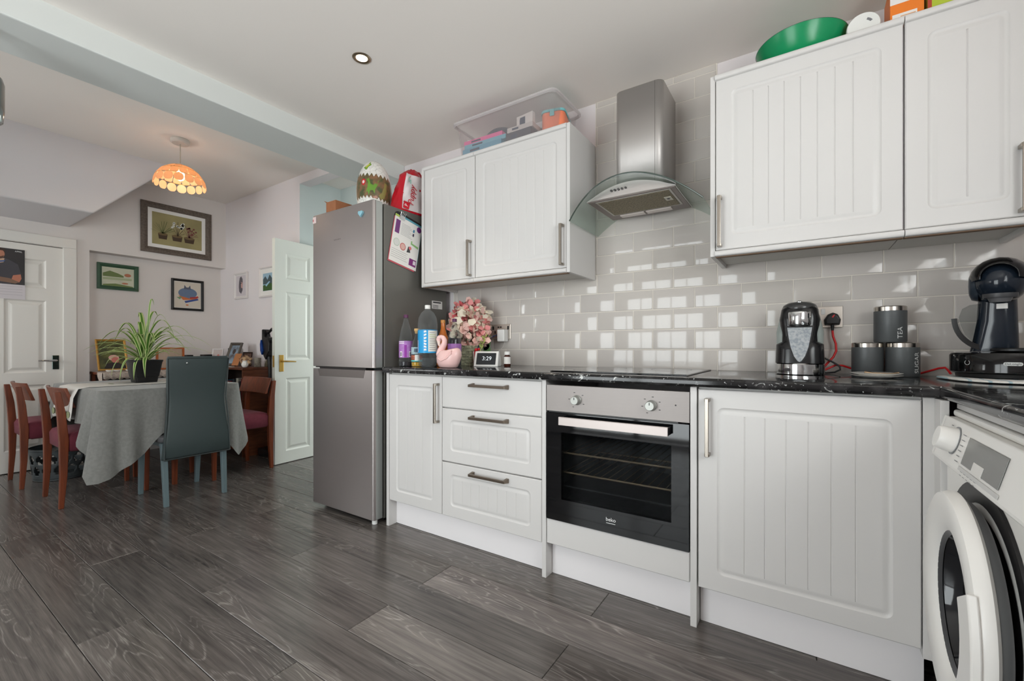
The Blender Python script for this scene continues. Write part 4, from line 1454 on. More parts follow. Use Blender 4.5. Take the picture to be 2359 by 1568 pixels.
# oil bottle with cork
x, y = -1.836, -.495
t = bottle('oil_bottle', 'small corked bottle with a little yellow oil between the two tall bottles', x, y,
           [(.024, .0008), (.029, .003), (.031, .02), (.031, .11), (.029, .125), (.018, .155), (.011, .175), (.0105, .20)], CLEARP)
obj('oil', MB().lathe([(.024, ZW + .002), (.0285, ZW + .004), (.030, ZW + .026)], 24, (x, y, 0)), M('yellow_oil', (206, 158, 24), .1), t, smooth=40)
obj('cork', MB().lathe([(.0095, ZW + .19), (.0125, ZW + .203), (.015, ZW + .205), (.015, ZW + .216), (.0135, ZW + .218)], 20, (x, y, 0)), M('cork', (206, 168, 112), .8), t, smooth=40)
ad = camdir(x, y)
band(t, 'label', x, y, .0314, .072, .112, M('pale_blue_label', (168, 192, 198), .5, var=(120, .25)))
band(t, 'label', x, y, .0314, .040, .066, M('orange_red_label', (178, 96, 68), .5, var=(80, .4)))
band(t, 'label_panel', x, y, .0318, .036, .068, PAPER, ad - .35, ad + .4, 8)
band(t, 'label_band', x, y, .0316, .031, .038, M('turquoise_label', (96, 200, 196), .5))
band(t, 'label_text', x, y, .0321, .084, .104, M('slate_ink', (70, 84, 100), .5), ad - .5, ad + .5, 8)

# large water bottle
x, y = -1.738, -.508
t = bottle('water_bottle', 'large clear plastic bottle with bright blue label and white cap', x, y,
           [(.034, .0008), (.046, .012), (.0535, .035), (.0545, .055), (.0525, .08), (.0535, .085), (.0535, .20), (.0545, .205), (.054, .24), (.049, .275), (.036, .302), (.018, .317), (.0135, .322), (.0135, .332)], CLEARP)
obj('cap', MB().lathe([(.0155, ZW + .324), (.0155, ZW + .343), (.014, ZW + .345)], 24, (x, y, 0)), WHITEP, t, smooth=40)
obj('base_lobes', MB().lathe([(.012, ZW + .001), (.03, ZW + .010), (.044, ZW + .03), (.050, ZW + .052)], 10, (x, y, 0), cap1=False), CLEARP, t, smooth=20)
ad = camdir(x, y)
band(t, 'label', x, y, .0540, .080, .208, M('cyan_label', (24, 152, 212), .4))
band(t, 'label_panel', x, y, .0544, .088, .203, M('info_panel', (212, 214, 206), .5), ad + .05, ad + 1.25, 14)
for k in range(9):
    band(t, 'label_text', x, y, .0547, .098 + k * .0115, .1005 + k * .0115, M('green_ink', (150, 176, 96), .6) if k in (6, 7) else INKG, ad + .18, ad + .95 - .1 * (k % 3), 10)
# the blue panel carries upright white lettering that the photo leaves unreadable: plain white glyph-like dashes
mb = MB()
for k in range(7):
    zz = .092 + k * .0165
    mb.grid(lambda u, v: (x + .0547 * math.cos(ad - .38 + .26 * u), y + .0547 * math.sin(ad - .38 + .26 * u), ZW + zz + .010 * v + .002 * math.sin(3 * u + k)), 4, 1)
obj('label_glyphs', mb, M('white_print', (226, 226, 226), .5), t, kind='stuff')
band(t, 'label_flash', x, y, .0546, .085, .150, M('pale_flash', (210, 190, 210), .5), ad - 1.35, ad - 1.15, 4)

# orange bottle and dark bottle standing in the basket behind
t = bottle('sauce_bottle', 'orange-brown bottle standing between the water bottle and the dark bottle', -1.768, -.35,
           [(.030, .0008), (.037, .005), (.038, .09), (.036, .15), (.022, .19), (.013, .22), (.0125, .262)], M('orange_glass', (190, 104, 38), rough=.08, spec=.6))
obj('cap', MB().lathe([(.014, ZW + .255), (.014, ZW + .272)], 20, (-1.768, -.35, 0)), M('amber_cap', (196, 132, 60), .4), t, smooth=40)
x, y = -1.683, -.345
t = bottle('squash_bottle', 'squash bottle half full of dark drink standing behind the swan', x, y,
           [(.030, .0008), (.040, .004), (.040, .15), (.037, .165), (.027, .205), (.016, .235), (.012, .25), (.0115, .268)], CLEARP)
obj('squash', MB().lathe([(.03, ZW + .002), (.0385, ZW + .005), (.0388, ZW + .150), (.036, ZW + .163), (.034, ZW + .164)], 28, (x, y, 0)), M('dark_squash', (22, 12, 22), .1), t, smooth=40)
obj('cap', MB().lathe([(.0135, ZW + .258), (.0135, ZW + .275), (.012, ZW + .277)], 20, (x, y, 0)), M('plum_cap', (88, 44, 80), .4), t, smooth=40)
band(t, 'label', x, y, .0405, .06, .132, MATS['lilac_label'])

# ---- pink swan planter: body lofted, neck a swept tube
PINK = M('pink_ceramic', (232, 192, 188), rough=.22, spec=.5)
x, y = -1.592, -.500
t = thing('swan_planter', 'pale pink ceramic swan planter on the worktop edge', 'planter', (x, y, ZW))
mb = MB()
rings = []
n = 28
for k, (h, a, b, sh) in enumerate(((.0008, .046, .030, 0), (.006, .058, .040, 0), (.03, .070, .050, -.001), (.055, .074, .052, .001), (.075, .070, .048, .004), (.090, .060, .040, .008), (.096, .045, .028, .012), (.093, .040, .024, .012), (.075, .040, .028, .010))):
    rings.append([(x + sh + a * math.cos(2 * PI * j / n) * (1.12 if math.cos(2 * PI * j / n) > 0 and h > .05 else 1.0), y + b * math.sin(2 * PI * j / n), ZW + h + (.012 * max(0, math.cos(2 * PI * j / n)) if .04 < h else 0)) for j in range(n)])
mb.loft(rings)
obj('body', mb, PINK, t, smooth=60)
npts = [(-.050, .055), (-.060, .075), (-.052, .095), (-.038, .112), (-.026, .130), (-.024, .148), (-.032, .162), (-.048, .168), (-.062, .162), (-.066, .148)]
sm = []
for i in range(len(npts) - 1):
    for k in range(3):
        u = k / 3
        sm.append((npts[i][0] * (1 - u) + npts[i + 1][0] * u, npts[i][1] * (1 - u) + npts[i + 1][1] * u))
sm.append(npts[-1])
mb = MB().tube([(x + a, y - .004, ZW + b) for a, b in sm], [.021 - .0095 * min(1, i / 20) + (.003 if i > 22 else 0) for i in range(len(sm))], 14)
obj('neck', mb, PINK, t, smooth=70)
mb = MB().tube([(x - .066, y - .004, ZW + .150), (x - .064, y - .004, ZW + .128), (x - .058, y - .004, ZW + .112)], [.0125, .008, .003], 10)
obj('beak', mb, M('pale_beak', (236, 214, 204), .25), t, smooth=60)
mb = MB()
for s in (-1,):
    for k in range(3):
        mb.tube([(x - .03 + k * .012, y - .047 + .004 * k, ZW + .05 - k * .008), (x - .005 + k * .01, y - .0525 + .003 * k, ZW + .038 + k * .004), (x + .03, y - .050 + .003 * k, ZW + .052 + k * .012), (x + .055, y - .040 + .002 * k, ZW + .078 + k * .008)], .0035, 6)
obj('wing_relief', mb, PINK, t, smooth=70)

# ---- woven basket with flowers
GREENG = M('sage_woven', (176, 178, 150), rough=.85, var=(60, .35, (140, 142, 118)))
bx0, bx1, by0, by1 = -1.865, -1.662, -.235, -.075
t = thing('woven_basket', 'sage green woven basket behind the pink swan', 'basket', (-1.74, -.155, ZW))
obj('liner', MB().box(bx0 + .006, bx1 - .006, by0 + .006, by1 - .006, ZW + .0006, ZW + .004), M('basket_inside', (96, 98, 84), .9), t)
H = .122
nb = 7
for k in range(7):
    z0 = ZW + .001 + k * H / 7
    mb = MB()
    for j in range(nb):
        u0, u1 = bx0 + (bx1 - bx0) * j / nb, bx0 + (bx1 - bx0) * (j + 1) / nb
        o = .004 if (j + k) % 2 else 0.0
        mb.box(u0 + .0006, u1 - .0006, by0 - o, by0 + .006, z0 + .0008, z0 + H / 7 - .0008)
        v0, v1 = by0 + (by1 - by0) * j / nb, by0 + (by1 - by0) * (j + 1) / nb
        mb.box(bx1 - .006, bx1 + o, v0 + .0006, v1 - .0006, z0 + .0008, z0 + H / 7 - .0008)
        mb.box(bx0 - o, bx0 + .006, v0 + .0006, v1 - .0006, z0 + .0008, z0 + H / 7 - .0008)
    obj('weave_row', mb, GREENG, t, kind='stuff')

# artificial hydrangea bouquet
t = thing('flower_bouquet', 'bouquet of pink and cream artificial flowers standing in the woven basket', 'flowers', (-1.76, -.15, ZW + .02))
PET = [M('petal_cream', (236, 226, 206), .6, sheen=.2), M('petal_pink', (232, 150, 148), .6, sheen=.2), M('petal_rose', (222, 112, 116), .6), M('petal_blush', (236, 196, 186), .6)]
rng = random.Random(3)
heads = [(-1.845, -.16, .275, .052, 1), (-1.80, -.17, .325, .050, 2), (-1.74, -.15, .345, .050, 1), (-1.735, -.195, .270, .066, 0), (-1.67, -.16, .295, .052, 0), (-1.665, -.15, .235, .048, 1),
         (-1.700, -.205, .180, .056, 3), (-1.645, -.16, .175, .042, 3), (-1.80, -.2, .235, .046, 0), (-1.87, -.14, .225, .036, 0), (-1.76, -.13, .215, .05, 2)]
for hx_, hy_, hz_, hr, tone in heads:
    mb = MB()
    npet = 46
    for i in range(npet):
        zz = 1 - 2 * (i + .5) / npet
        ph = i * 2.39996
        d = Vector((math.sqrt(1 - zz * zz) * math.cos(ph), math.sqrt(1 - zz * zz) * math.sin(ph), zz))
        up = Vector((rng.uniform(-1, 1), rng.uniform(-1, 1), rng.uniform(-1, 1)))
        s = d.cross(up).normalized()
        u = (s.cross(d) + d * rng.uniform(.2, .8)).normalized()
        c = Vector((hx_, hy_ + .03, ZW + hz_)) + d * hr * rng.uniform(.72, 1.0)
        w = hr * rng.uniform(.50, .68)
        mb.mi = {0: 0, 1: 1, 2: 2, 3: 3}[tone] if rng.random() < .55 else rng.choice([0, 1, 3, 3, 0])
        k = len(mb.v)
        cup = d * w * .35
        mb.v += [tuple(c), tuple(c + u * w * .6 + s * w * .7 + cup * .4), tuple(c + u * w * 1.3 + s * w * .35 + cup), tuple(c + u * w * 1.3 - s * w * .35 + cup), tuple(c + u * w * .6 - s * w * .7 + cup * .4)]
        for f in ((k, k + 1, k + 2), (k, k + 2, k + 3), (k, k + 3, k + 4)):
            mb.face(f)
    h = obj('flower_head', mb, PET, t, smooth=60, kind='stuff')
    obj('stem', MB().tube([(hx_, hy_, ZW + hz_ - hr * .6), (hx_ * .6 - 1.745 * .4, -.155, ZW + .12), (-1.745 + (hx_ + 1.745) * .2, -.15, ZW + .03)], .003, 6), M('stem_green', (92, 128, 78), .6), t, smooth=60)
mb = MB()
for cx_, cz_, rx, an in ((-1.635, .135, .03, .4), (-1.63, .10, .026, -.3), (-1.64, .165, .024, .9)):
    m_ = Matrix.Translation((cx_, -.10, ZW + cz_)) @ Matrix.Rotation(an, 4, 'Y')
    flat(mb, ell(0, 0, rx, .045, 14), m_ @ Matrix.Rotation(PI / 2, 4, 'X'), 0)
obj('leaf_cluster', mb, M('leaf_green', (104, 148, 92), .55), t, solid=.001, kind='stuff')

# sprig of pale leaves beside the socket in a striped popcorn cup
t = thing('popcorn_cup', 'red and white striped cup behind the smart display', 'cup', (-1.60, -.215, ZW))
cx_, cy_ = -1.632, -.205
for j in range(12):
    mb = MB()
    mb.grid(lambda u, v: (cx_ + (.018 + .004 * v) * math.cos(2 * PI * (j + u) / 12), cy_ + (.018 + .004 * v) * math.sin(2 * PI * (j + u) / 12), ZW + .001 + .086 * v), 3, 1)
    obj('stripe', mb, M('cup_red', (190, 40, 48), .5) if j % 2 else PAPER, t, smooth=60)
obj('cup_base', MB().lathe([(.0178, ZW + .0008), (.0178, ZW + .003)], 20, (cx_, cy_, 0)), PAPER, t)
t = thing('leafy_sprig', 'sprig of pale green leaves with red berries standing in the striped cup', 'plant', (cx_, cy_, ZW + .01))
LIME = M('lime_leaf', (186, 204, 116), .55)
rng = random.Random(9)
stem = [Vector((cx_, cy_, ZW + .01)), Vector((cx_ + .01, cy_ + .03, ZW + .10)), Vector((cx_ + .016, cy_ + .10, ZW + .235))]
obj('stem', MB().tube(stem, .002, 6), LIME, t, smooth=60)
for i in range(16):
    u = .35 + .65 * i / 15
    p = stem[1].lerp(stem[2], (u - .35) / .65) if u > .35 else stem[1]
    a = i * 2.4
    d = Vector((math.cos(a) * .8, math.sin(a) * .4 - .2, .75)).normalized()
    s = d.cross(Vector((0, -1, .2))).normalized()
    L_ = rng.uniform(.028, .05) * (1.2 - .5 * u)
    mb = MB()
    mb.poly([p, p + d * L_ * .4 + s * .006, p + d * L_, p + d * L_ * .4 - s * .006])
    obj('leaf', mb, LIME, t, solid=.0006)
for i, (dx, dz) in enumerate(((-.004, .095), (.016, .10))):
    obj('berry', MB().ball((cx_ + dx + .012, cy_ - .012, ZW + dz), .011 - .003 * i), M('berry_red', (200, 24, 34), .3), t, smooth=60)

# ---- smart display
t = thing('smart_display', 'white wedge-shaped smart display showing the time 3:29', 'smart display', (-1.53, -.25, ZW))
A = Matrix.Translation((-1.528, -.235, ZW)) @ Matrix.Rotation(math.radians(18), 4, 'Z')
w = .074
prof = [(-.034, .001), (-.030, .0005), (.030, .0005), (.040, .010), (.034, .040), (.012, .082), (.004, .088), (-.003, .088), (-.006, .086)]
mb = MB().loft([[(sx * w * (1 if abs(p[0]) > .02 or p[1] < .05 else .97), p[0], p[1]) for p in prof] for sx in (-1, 1)]).xform(A)
obj('case', mb, WHITEP, t, bevel=.003, segs=3, smooth=40)
p0, p1 = Vector((0, -.034, .001)), Vector((0, -.006, .086))
upv = (p1 - p0).normalized()
mid = (p0 + p1) / 2
fmx = A @ frame_mat(mid, (1, 0, 0), upv)
mb = MB().prism(rrect(-.0585, .0585, -.034, .036, .003, 3), 'z', .0004, .0014).xform(fmx)
sc = obj('screen', mb, M('dark_screen', (24, 27, 31), rough=.08, emis=.15, emis_rgb=(30, 34, 40)), t)
obj('time_digits', text_mb('3:29', .034, fmx @ Matrix.Translation((.004, .002, .0018)), .0001), M('screen_digits', (230, 236, 240), .5, emis=.35), sc)

# ---- medicine bottle
x, y = -1.418, -.190
t = thing('medicine_bottle', 'small brown medicine bottle with white cap and label', 'bottle', (x, y, ZW))
obj('body', MB().lathe([(.018, ZW + .0006), (.020, ZW + .003), (.020, ZW + .058), (.013, ZW + .066), (.0125, ZW + .070)], 24, (x, y, 0)), M('amber_glass', (70, 34, 24), rough=.1), t, smooth=45)
obj('cap', MB().lathe([(.0165, ZW + .068), (.0165, ZW + .085), (.0155, ZW + .0865)], 24, (x, y, 0)), WHITEP, t, smooth=40)
ad = camdir(x, y)
band(t, 'label', x, y, .0203, .016, .056, PAPER, ad - 1.2, ad + 1.2, 14)

# ================================================================== dining room
TEAK = M('reddish_teak', (122, 58, 30), rough=.38, var=(9, .35), stretch=(6, 6, .5))
MAROON = M('maroon_velvet', (112, 44, 58), rough=.9, sheen=.05, var=(40, .12))
GREYLEA = M('grey_leatherette', (62, 72, 72), rough=.42, spec=.4, bump=(260, .06))
GREYLEG = M('grey_blue_metal', (96, 112, 116), rough=.4)


def make_wood_chair(label):
    """local frame: seat faces +y, origin on the floor between the legs"""
    t = thing('dining_chair', label, 'chair', (0, 0, 0), group='teak dining chairs')
    hw, ry, fy = .205, -.215, .205
    for s in (-1, 1):
        mb = MB()
        ring = lambda z, y, w, d: [(s * hw - w / 2, y - d / 2, z), (s * hw + w / 2, y - d / 2, z), (s * hw + w / 2, y + d / 2, z), (s * hw - w / 2, y + d / 2, z)]
        mb.loft([ring(0, ry - .012, .024, .024), ring(.20, ry - .002, .030, .034), ring(.42, ry, .032, .044), ring(.60, ry - .012, .028, .040), ring(.735, ry - .030, .024, .030)])
        obj('leg', mb, TEAK, t, bevel=.003, local=True)
    for s in (-1, 1):
        mb = MB()
        ring = lambda z, w: [(s * (hw - .004) - w / 2, fy - w / 2, z), (s * (hw - .004) + w / 2, fy - w / 2, z), (s * (hw - .004) + w / 2, fy + w / 2, z), (s * (hw - .004) - w / 2, fy + w / 2, z)]
        mb.loft([ring(0, .024), ring(.40, .036)])
        obj('leg', mb, TEAK, t, bevel=.003, local=True)
    mb = MB()
    mb.box(-hw + .03, hw - .03, ry + .04, fy - .03, .345, .392)
    obj('seat_rail', mb, TEAK, t, local=True)
    mb = MB()
    rings = []
    for ins, z in ((.012, .352), (.002, .362), (0, .440), (.012, .464), (.04, .476), (.10, .482)):
        rings.append([(x, y, z) for x, y in rrect(-hw - .012 + ins, hw + .012 - ins, ry + .004 + ins, fy + .030 - ins, .03, 4)])
    mb.loft(rings)
    obj('seat', mb, MAROON, t, smooth=60, local=True)
    # curved backrest board, leaning back, its lower edge forward
    n = 12
    rings = []
    for i in range(n + 1):
        u = -1 + 2 * i / n
        x = u * (hw + .018)
        bow = -.030 * (1 - u * u)
        def P(z, off):
            return (x, ry - .030 + .028 + bow + (.755 - z) * .30 + off, z)
        rings.append([P(.630, 0), P(.758, 0), P(.758, .016), P(.630, .018)])
    mb = MB().loft(rings)
    obj('backrest', mb, TEAK, t, bevel=.003, smooth=40, local=True)
    return t


c1 = make_wood_chair('teak chair with maroon seat pushed in beside the corner of the grey tablecloth')
c1.location = (-4.095, -1.325, 0)
c2 = copy_tree(c1)
c2.location = (-4.868, -1.380, 0)
c2['label'] = 'teak chair with maroon seat by the closed door, laundry basket beneath it'
c3 = copy_tree(c1)
c3.location = (-3.945, -.545, 0)
c3.rotation_euler = (0, 0, PI)
c3['label'] = 'teak chair with maroon seat next to the open pale door'

# ---- tall grey leatherette chair at the table end (local frame faces +y)
t = thing('dining_chair', 'tall-backed grey leatherette chair at the near end of the table', 'chair', (-3.60, -1.005, 0), rz=PI / 2)
n = 10
hb_ = [(.300, .196, -.222, .030), (.315, .198, -.236, .034), (.42, .188, -.243, .040), (.52, .178, -.236, .042), (.62, .170, -.228, .042), (.68, .166, -.224, .042), (.76, .170, -.232, .040), (.86, .175, -.246, .036), (.94, .178, -.258, .028), (.958, .172, -.260, .016)]
rings = []
for z, hw, yc, th in hb_:
    rings.append([(x, y, z) for x, y in rrect(-hw, hw, yc - th / 2, yc + th / 2, th * .42, 4)])
obj('backrest', MB().loft(rings), GREYLEA, t, smooth=55, local=True)
obj('piping', MB().tube([(s_x, s_y, s_z) for s_x, s_y, s_z in [(-.190, -.258, .302), (-.180, -.258, .52), (-.168, -.246, .68), (-.176, -.272, .945), (.176, -.272, .945), (.168, -.246, .68), (.180, -.258, .52), (.190, -.258, .302), (-.190, -.258, .302)]], .004, 6), M('grey_piping', (52, 60, 60), .5), t, smooth=60, local=True)
rings = [[(x, y, z) for x, y in rrect(-.195 + i, .195 - i, -.215 + i, .215 - i, .04, 4)] for i, z in ((.008, .405), (0, .412), (0, .440), (.02, .452), (.06, .456))]
obj('seat', MB().loft(rings), M('grey_seat', (84, 84, 86), .6), t, smooth=60, local=True)
obj('seat_rail', MB().box(-.175, .175, -.19, .19, .375, .404), GREYLEG, t, local=True)
for sx in (-1, 1):
    for y0, y1 in ((-.225, -.19), (.222, .19)):
        mb = MB()
        ring = lambda z, y, x, w: [(sx * x - w / 2, y - w / 2, z), (sx * x + w / 2, y - w / 2, z), (sx * x + w / 2, y + w / 2, z), (sx * x - w / 2, y + w / 2, z)]
        mb.loft([ring(0, y0, .168, .026), ring(.402, y1, .172, .034)])
        obj('leg', mb, GREYLEG, t, bevel=.003, local=True)
obj('stud', MB().ball((-.075, -.276, .915), .006), CHROME, t, smooth=60, local=True)

# ---- dining table with cloth, runner and plant
TX0, TX1, TY0, TY1, TZ_ = -4.56, -3.445, -1.470, -.700, .757
t = thing('dining_table', 'wooden dining table hidden under the grey cloth', 'table', (-4.0, -1.08, 0))
obj('tabletop', MB().box(TX0 + .012, TX1 - .012, TY0 + .012, TY1 - .012, .725, .750), TEAK, t, bevel=.004)
for lx, ly in ((-4.375, -1.045), (-4.375, -.86), (-3.885, -.955), (-3.60, -1.36)):
    mb = MB()
    mb.loft([[(lx + a * w, ly + b * w, z) for a, b in ((-1, -1), (1, -1), (1, 1), (-1, 1))] for z, w in ((0, .014), (.70, .022))])
    if lx > -3.7:
        continue
    obj('leg', mb, TEAK, t, bevel=.003)
obj('apron', MB().box(TX0 + .12, TX1 - .12, TY0 + .10, TY0 + .12, .64, .724).box(TX0 + .12, TX1 - .12, TY1 - .12, TY1 - .10, .64, .724), TEAK, t, kind='stuff')

CLOTH = M('grey_damask', (112, 112, 108), rough=.75, sheen=.2, var=(60, .2, (121, 121, 117)), bump=(120, .15))
per = rrect(TX0, TX1, TY0, TY1, .05, 5)
# resample the perimeter
seg = []
L0 = 0
for i in range(len(per)):
    a, b = Vector(per[i]), Vector(per[(i + 1) % len(per)])
    seg.append((L0, (b - a).length, a, b))
    L0 += (b - a).length
corners = [(TX1, TY0), (TX1, TY1), (TX0, TY1), (TX0, TY0)]
NP_, NR = 220, 12
ring_pts = []
for j in range(NP_):
    s = L0 * j / NP_
    for l, d, a, b in seg:
        if l <= s <= l + d + 1e-9:
            p = a.lerp(b, (s - l) / max(d, 1e-9))
            break
    cx_, cy_ = (TX0 + TX1) / 2, (TY0 + TY1) / 2
    ix = min(max(p.x, TX0 + .05), TX1 - .05)
    iy = min(max(p.y, TY0 + .05), TY1 - .05)
    nrm = Vector((p.x - ix, p.y - iy))
    nrm = nrm.normalized() if nrm.length > 1e-6 else Vector((1, 0))
    ring_pts.append((p, nrm, s))


def hem_drop(p, nrm):
    dmin = min(((p.x - c[0]) ** 2 + (p.y - c[1]) ** 2) ** .5 for c in corners)
    base = .395 if nrm.x > .6 else (.215 if nrm.y < -.6 else (.34 if nrm.x < -.6 else .25))
    c = max(0.0, 1 - dmin / .26)
    if nrm.x > .6:
        base = .395 - .112 * max(0.0, 1 - max(0.0, (abs(p.y + 1.0) - .17) / .10)) if abs(p.y + 1.0) < .27 else base
    return base + (.545 - base) * c ** 1.5, c


mb = MB()
rings = [[(p.x - n_.x * .046, p.y - n_.y * .046, TZ_) for p, n_, s in ring_pts], [(p.x - n_.x * .012, p.y - n_.y * .012, TZ_) for p, n_, s in ring_pts]]
for k in range(NR + 1):
    v = k / NR
    r = []
    for p, n_, s in ring_pts:
        drop, c = hem_drop(p, n_)
        fold = math.sin(s * 23) * .016 * v + math.sin(s * 9.0 + 1) * .018 * v
        corner_fold = c * v * (.026 + .042 * math.sin(s * 46))
        out = .004 + .018 * v ** .5 + fold * (1 - .3 * c) + corner_fold
        if n_.x > .6:
            out = max(out, .004)
        r.append((p.x + n_.x * out, p.y + n_.y * out, TZ_ - .002 - drop * v))
    rings.append(r)
mb.loft(rings, cap0=True, cap1=False)
tag(obj('tablecloth', mb, CLOTH, smooth=70), 'grey damask tablecloth with pointed corners over the dining table', 'tablecloth')

# runner across the table, hanging over the near-left edge
RUN = M('white_runner', (212, 208, 202), rough=.85, bump=(140, .2))
t = thing('table_runner', 'white embroidered runner across the grey tablecloth under the plant', 'table runner', (-4.03, -1.08, TZ_))
mb = MB()
path = [(TY1 - .005, TZ_ + .004), (TY0 + .02, TZ_ + .004), (TY0 - .022, TZ_ - .004), (TY0 - .045, TZ_ - .06), (TY0 - .052, TZ_ - .15), (TY0 - .058, TZ_ - .19)]
rings = []
nn = 26
for i in range(nn + 1):
    u = i / nn
    x = -4.24 + .44 * u
    rings.append([(x, y - .004 * math.sin(u * 22) * max(0, (TZ_ - z)) * 6, z - (.012 * abs(math.sin(u * 14)) if j == len(path) - 1 else 0)) for j, (y, z) in enumerate(path)])
mb.loft(rings, False, False, closed=False)
rn = obj('cloth', mb, RUN, t, smooth=60, solid=.002)
for i, xx in enumerate((-4.20, -4.11, -4.02, -3.93, -3.84)):
    mb = MB()
    mb.prism(ell(xx, TZ_ - .165, .030, .022, 14), 'y', TY0 - .0625, TY0 - .0600)
    obj('embroidery', mb, M('sage_embroidery', (140, 146, 112), .9) if i % 2 == 0 else M('olive_embroidery', (118, 116, 84), .9), rn)
obj('embroidery', MB().prism(ell(-4.02, -1.28, .05, .012, 14), 'z', TZ_ + .0052, TZ_ + .0060), MATS['sage_embroidery'], rn)
obj('seam_line', MB().box(-3.816, -3.812, TY0 + .03, TY1 - .02, TZ_ + .0048, TZ_ + .0054), M('dark_stitch', (120, 112, 104), .9), rn)

# spider plant
PXc, PYc, PZ0 = -4.02, -1.095, TZ_ + .0062
t = thing('spider_plant', 'variegated spider plant in a square black pot on the runner', 'plant', (PXc, PYc, PZ0))
POTM = M('black_pot', (16, 15, 16), rough=.4)
sq = lambda w, z: [(PXc + x, PYc + y, z) for x, y in rrect(-w, w, -w, w, .012, 3)]
mb = MB().loft([sq(.062, PZ0), sq(.068, PZ0 + .04), sq(.071, PZ0 + .041), sq(.086, PZ0 + .148), sq(.089, PZ0 + .149), sq(.090, PZ0 + .162), sq(.083, PZ0 + .162), sq(.079, PZ0 + .140)])
obj('pot', mb, POTM, t, smooth=35)
obj('soil', MB().loft([sq(.079, PZ0 + .139), sq(.078, PZ0 + .142)]), M('soil', (46, 36, 28), .95), t)
LG = [M('leaf_stripe_green', (72, 116, 34), .45, spec=.4), M('leaf_stripe_cream', (178, 192, 128), .45, spec=.4), M('leaf_dark_green', (62, 104, 30), .45)]
rng = random.Random(21)
VR = Vector((math.cos(math.radians(33.5)), math.sin(math.radians(33.5)), 0))
VF = Vector((-VR.y, VR.x, 0))
# (sideways reach, height, out-of-plane) of hand-placed long leaves, in picture directions
spec = [(-.34, .26, .05, .012), (-.40, .16, .0, .009), (-.27, .33, .1, .010), (-.22, .20, -.1, .016), (-.16, .28, -.05, .018), (-.10, .33, .08, .018), (.02, .42, .06, .012), (.12, .40, .08, .014), (.20, .35, .0, .012),
        (.30, .30, .05, .012), (.42, .22, .03, .009), (.34, .15, -.05, .012), (.27, .20, .1, .010), (.24, .10, -.10, .014), (.16, .24, -.12, .016), (.05, .26, -.12, .020), (-.05, .25, -.14, .020),
        (-.30, .12, -.08, .012), (-.22, .09, -.14, .014), (.38, .12, .1, .009), (.10, .18, -.16, .018), (-.12, .18, -.15, .018), (-.36, .08, .08, .010), (.0, .34, .12, .015), (-.2, .25, .14, .012), (.18, .28, .14, .012)]
for i in range(16):
    a = rng.uniform(0, 2 * PI)
    spec.append((.26 * math.cos(a), rng.uniform(.08, .28), .22 * math.sin(a), rng.uniform(.010, .018)))
droop = [(-.12, -.13), (-.06, -.165), (.04, -.155), (.12, -.14), (-.16, -.06)]


def leaf(root, ctrl, tip, w):
    mb = MB()
    n = 12
    side0 = (tip - root).cross(Vector((0, 0, 1)))
    side = side0.normalized() if side0.length > 1e-4 else VR
    rows = []
    for i in range(n + 1):
        u = i / n
        p = root * (1 - u) ** 2 + ctrl * 2 * u * (1 - u) + tip * u * u
        ww = w * (0.45 + .55 * min(1, u * 3)) * (1 - u ** 3) + .0006
        up = Vector((0, 0, 1))
        rows.append([p - side * ww, p - side * ww * .45 - up * ww * .25, p + side * ww * .45 - up * ww * .25, p + side * ww])
    k = len(mb.v)
    for r in rows:
        mb.v += [tuple(q) for q in r]
    for i in range(n):
        for j in range(3):
            mb.mi = 0 if j == 1 else 1
            a = k + i * 4 + j
            mb.face((a, a + 1, a + 5, a + 4))
    return mb


top = Vector((PXc, PYc, PZ0 + .15))
for sx, hz, dp, w in spec:
    root = top + Vector((rng.uniform(-.025, .025), rng.uniform(-.025, .025), 0))
    tip = top + VR * sx * 1.12 + VF * dp + Vector((0, 0, hz * .50 if abs(sx) > .1 else hz))
    ctrl = top + VR * sx * .52 + VF * dp * .5 + Vector((0, 0, hz * 1.45))
    mt = [LG[0] if rng.random() < .75 else LG[2], LG[1]]
    obj('leaf', leaf(root, ctrl, tip, w * .85), mt, t, smooth=60, solid=.0005)
for sx, hz in droop:
    root = top + VR * sx * .3
    tip = top + VR * sx - VF * .135 + Vector((0, 0, hz + .03))
    ctrl = top + VR * sx * .8 - VF * .13 + Vector((0, 0, .10))
    obj('leaf', leaf(root, ctrl, tip, .0125), [LG[0], LG[1]], t, smooth=60, solid=.0005)

# ---- laundry basket under the chair by the door
t = thing('laundry_basket', 'dark grey plastic laundry basket with oval holes under the left teak chair', 'basket', (-4.87, -1.37, 0))
BG = M('grey_basket_plastic', (72, 78, 80), rough=.45)
bcx, bcy = -4.868, -1.372
bm_ = bmesh.new()
nseg, nrow = 112, 24
vv = []
for j in range(nrow + 1):
    h = .012 + .225 * j / nrow
    f = .86 + .14 * j / nrow
    vv.append([bm_.verts.new((.172 * f * math.cos(2 * PI * i / nseg), .172 * f * math.sin(2 * PI * i / nseg), h)) for i in range(nseg)])
for j in range(nrow):
    for i in range(nseg):
        cu = ((i + .5) / nseg * 14)
        row = 0 if j < nrow * .5 else 1
        du = (cu + .5 * row) % 1.0 - .5
        dv = ((j + .5) / nrow - (.30 if row == 0 else .68)) / .14
        if (du / .36) ** 2 + dv ** 2 < 1:
            continue
        bm_.faces.new((vv[j][i], vv[j][(i + 1) % nseg], vv[j + 1][(i + 1) % nseg], vv[j + 1][i]))
mb = MB()
bm_.verts.index_update()
mb.v = [tuple(v.co) for v in bm_.verts]
for f in bm_.faces:
    mb.face([v.index for v in f.verts])
bm_.free()
obj('wall', mb, BG, t, smooth=50, solid=.003, local=True).location = (bcx + 4.87, bcy + 1.37, 0)
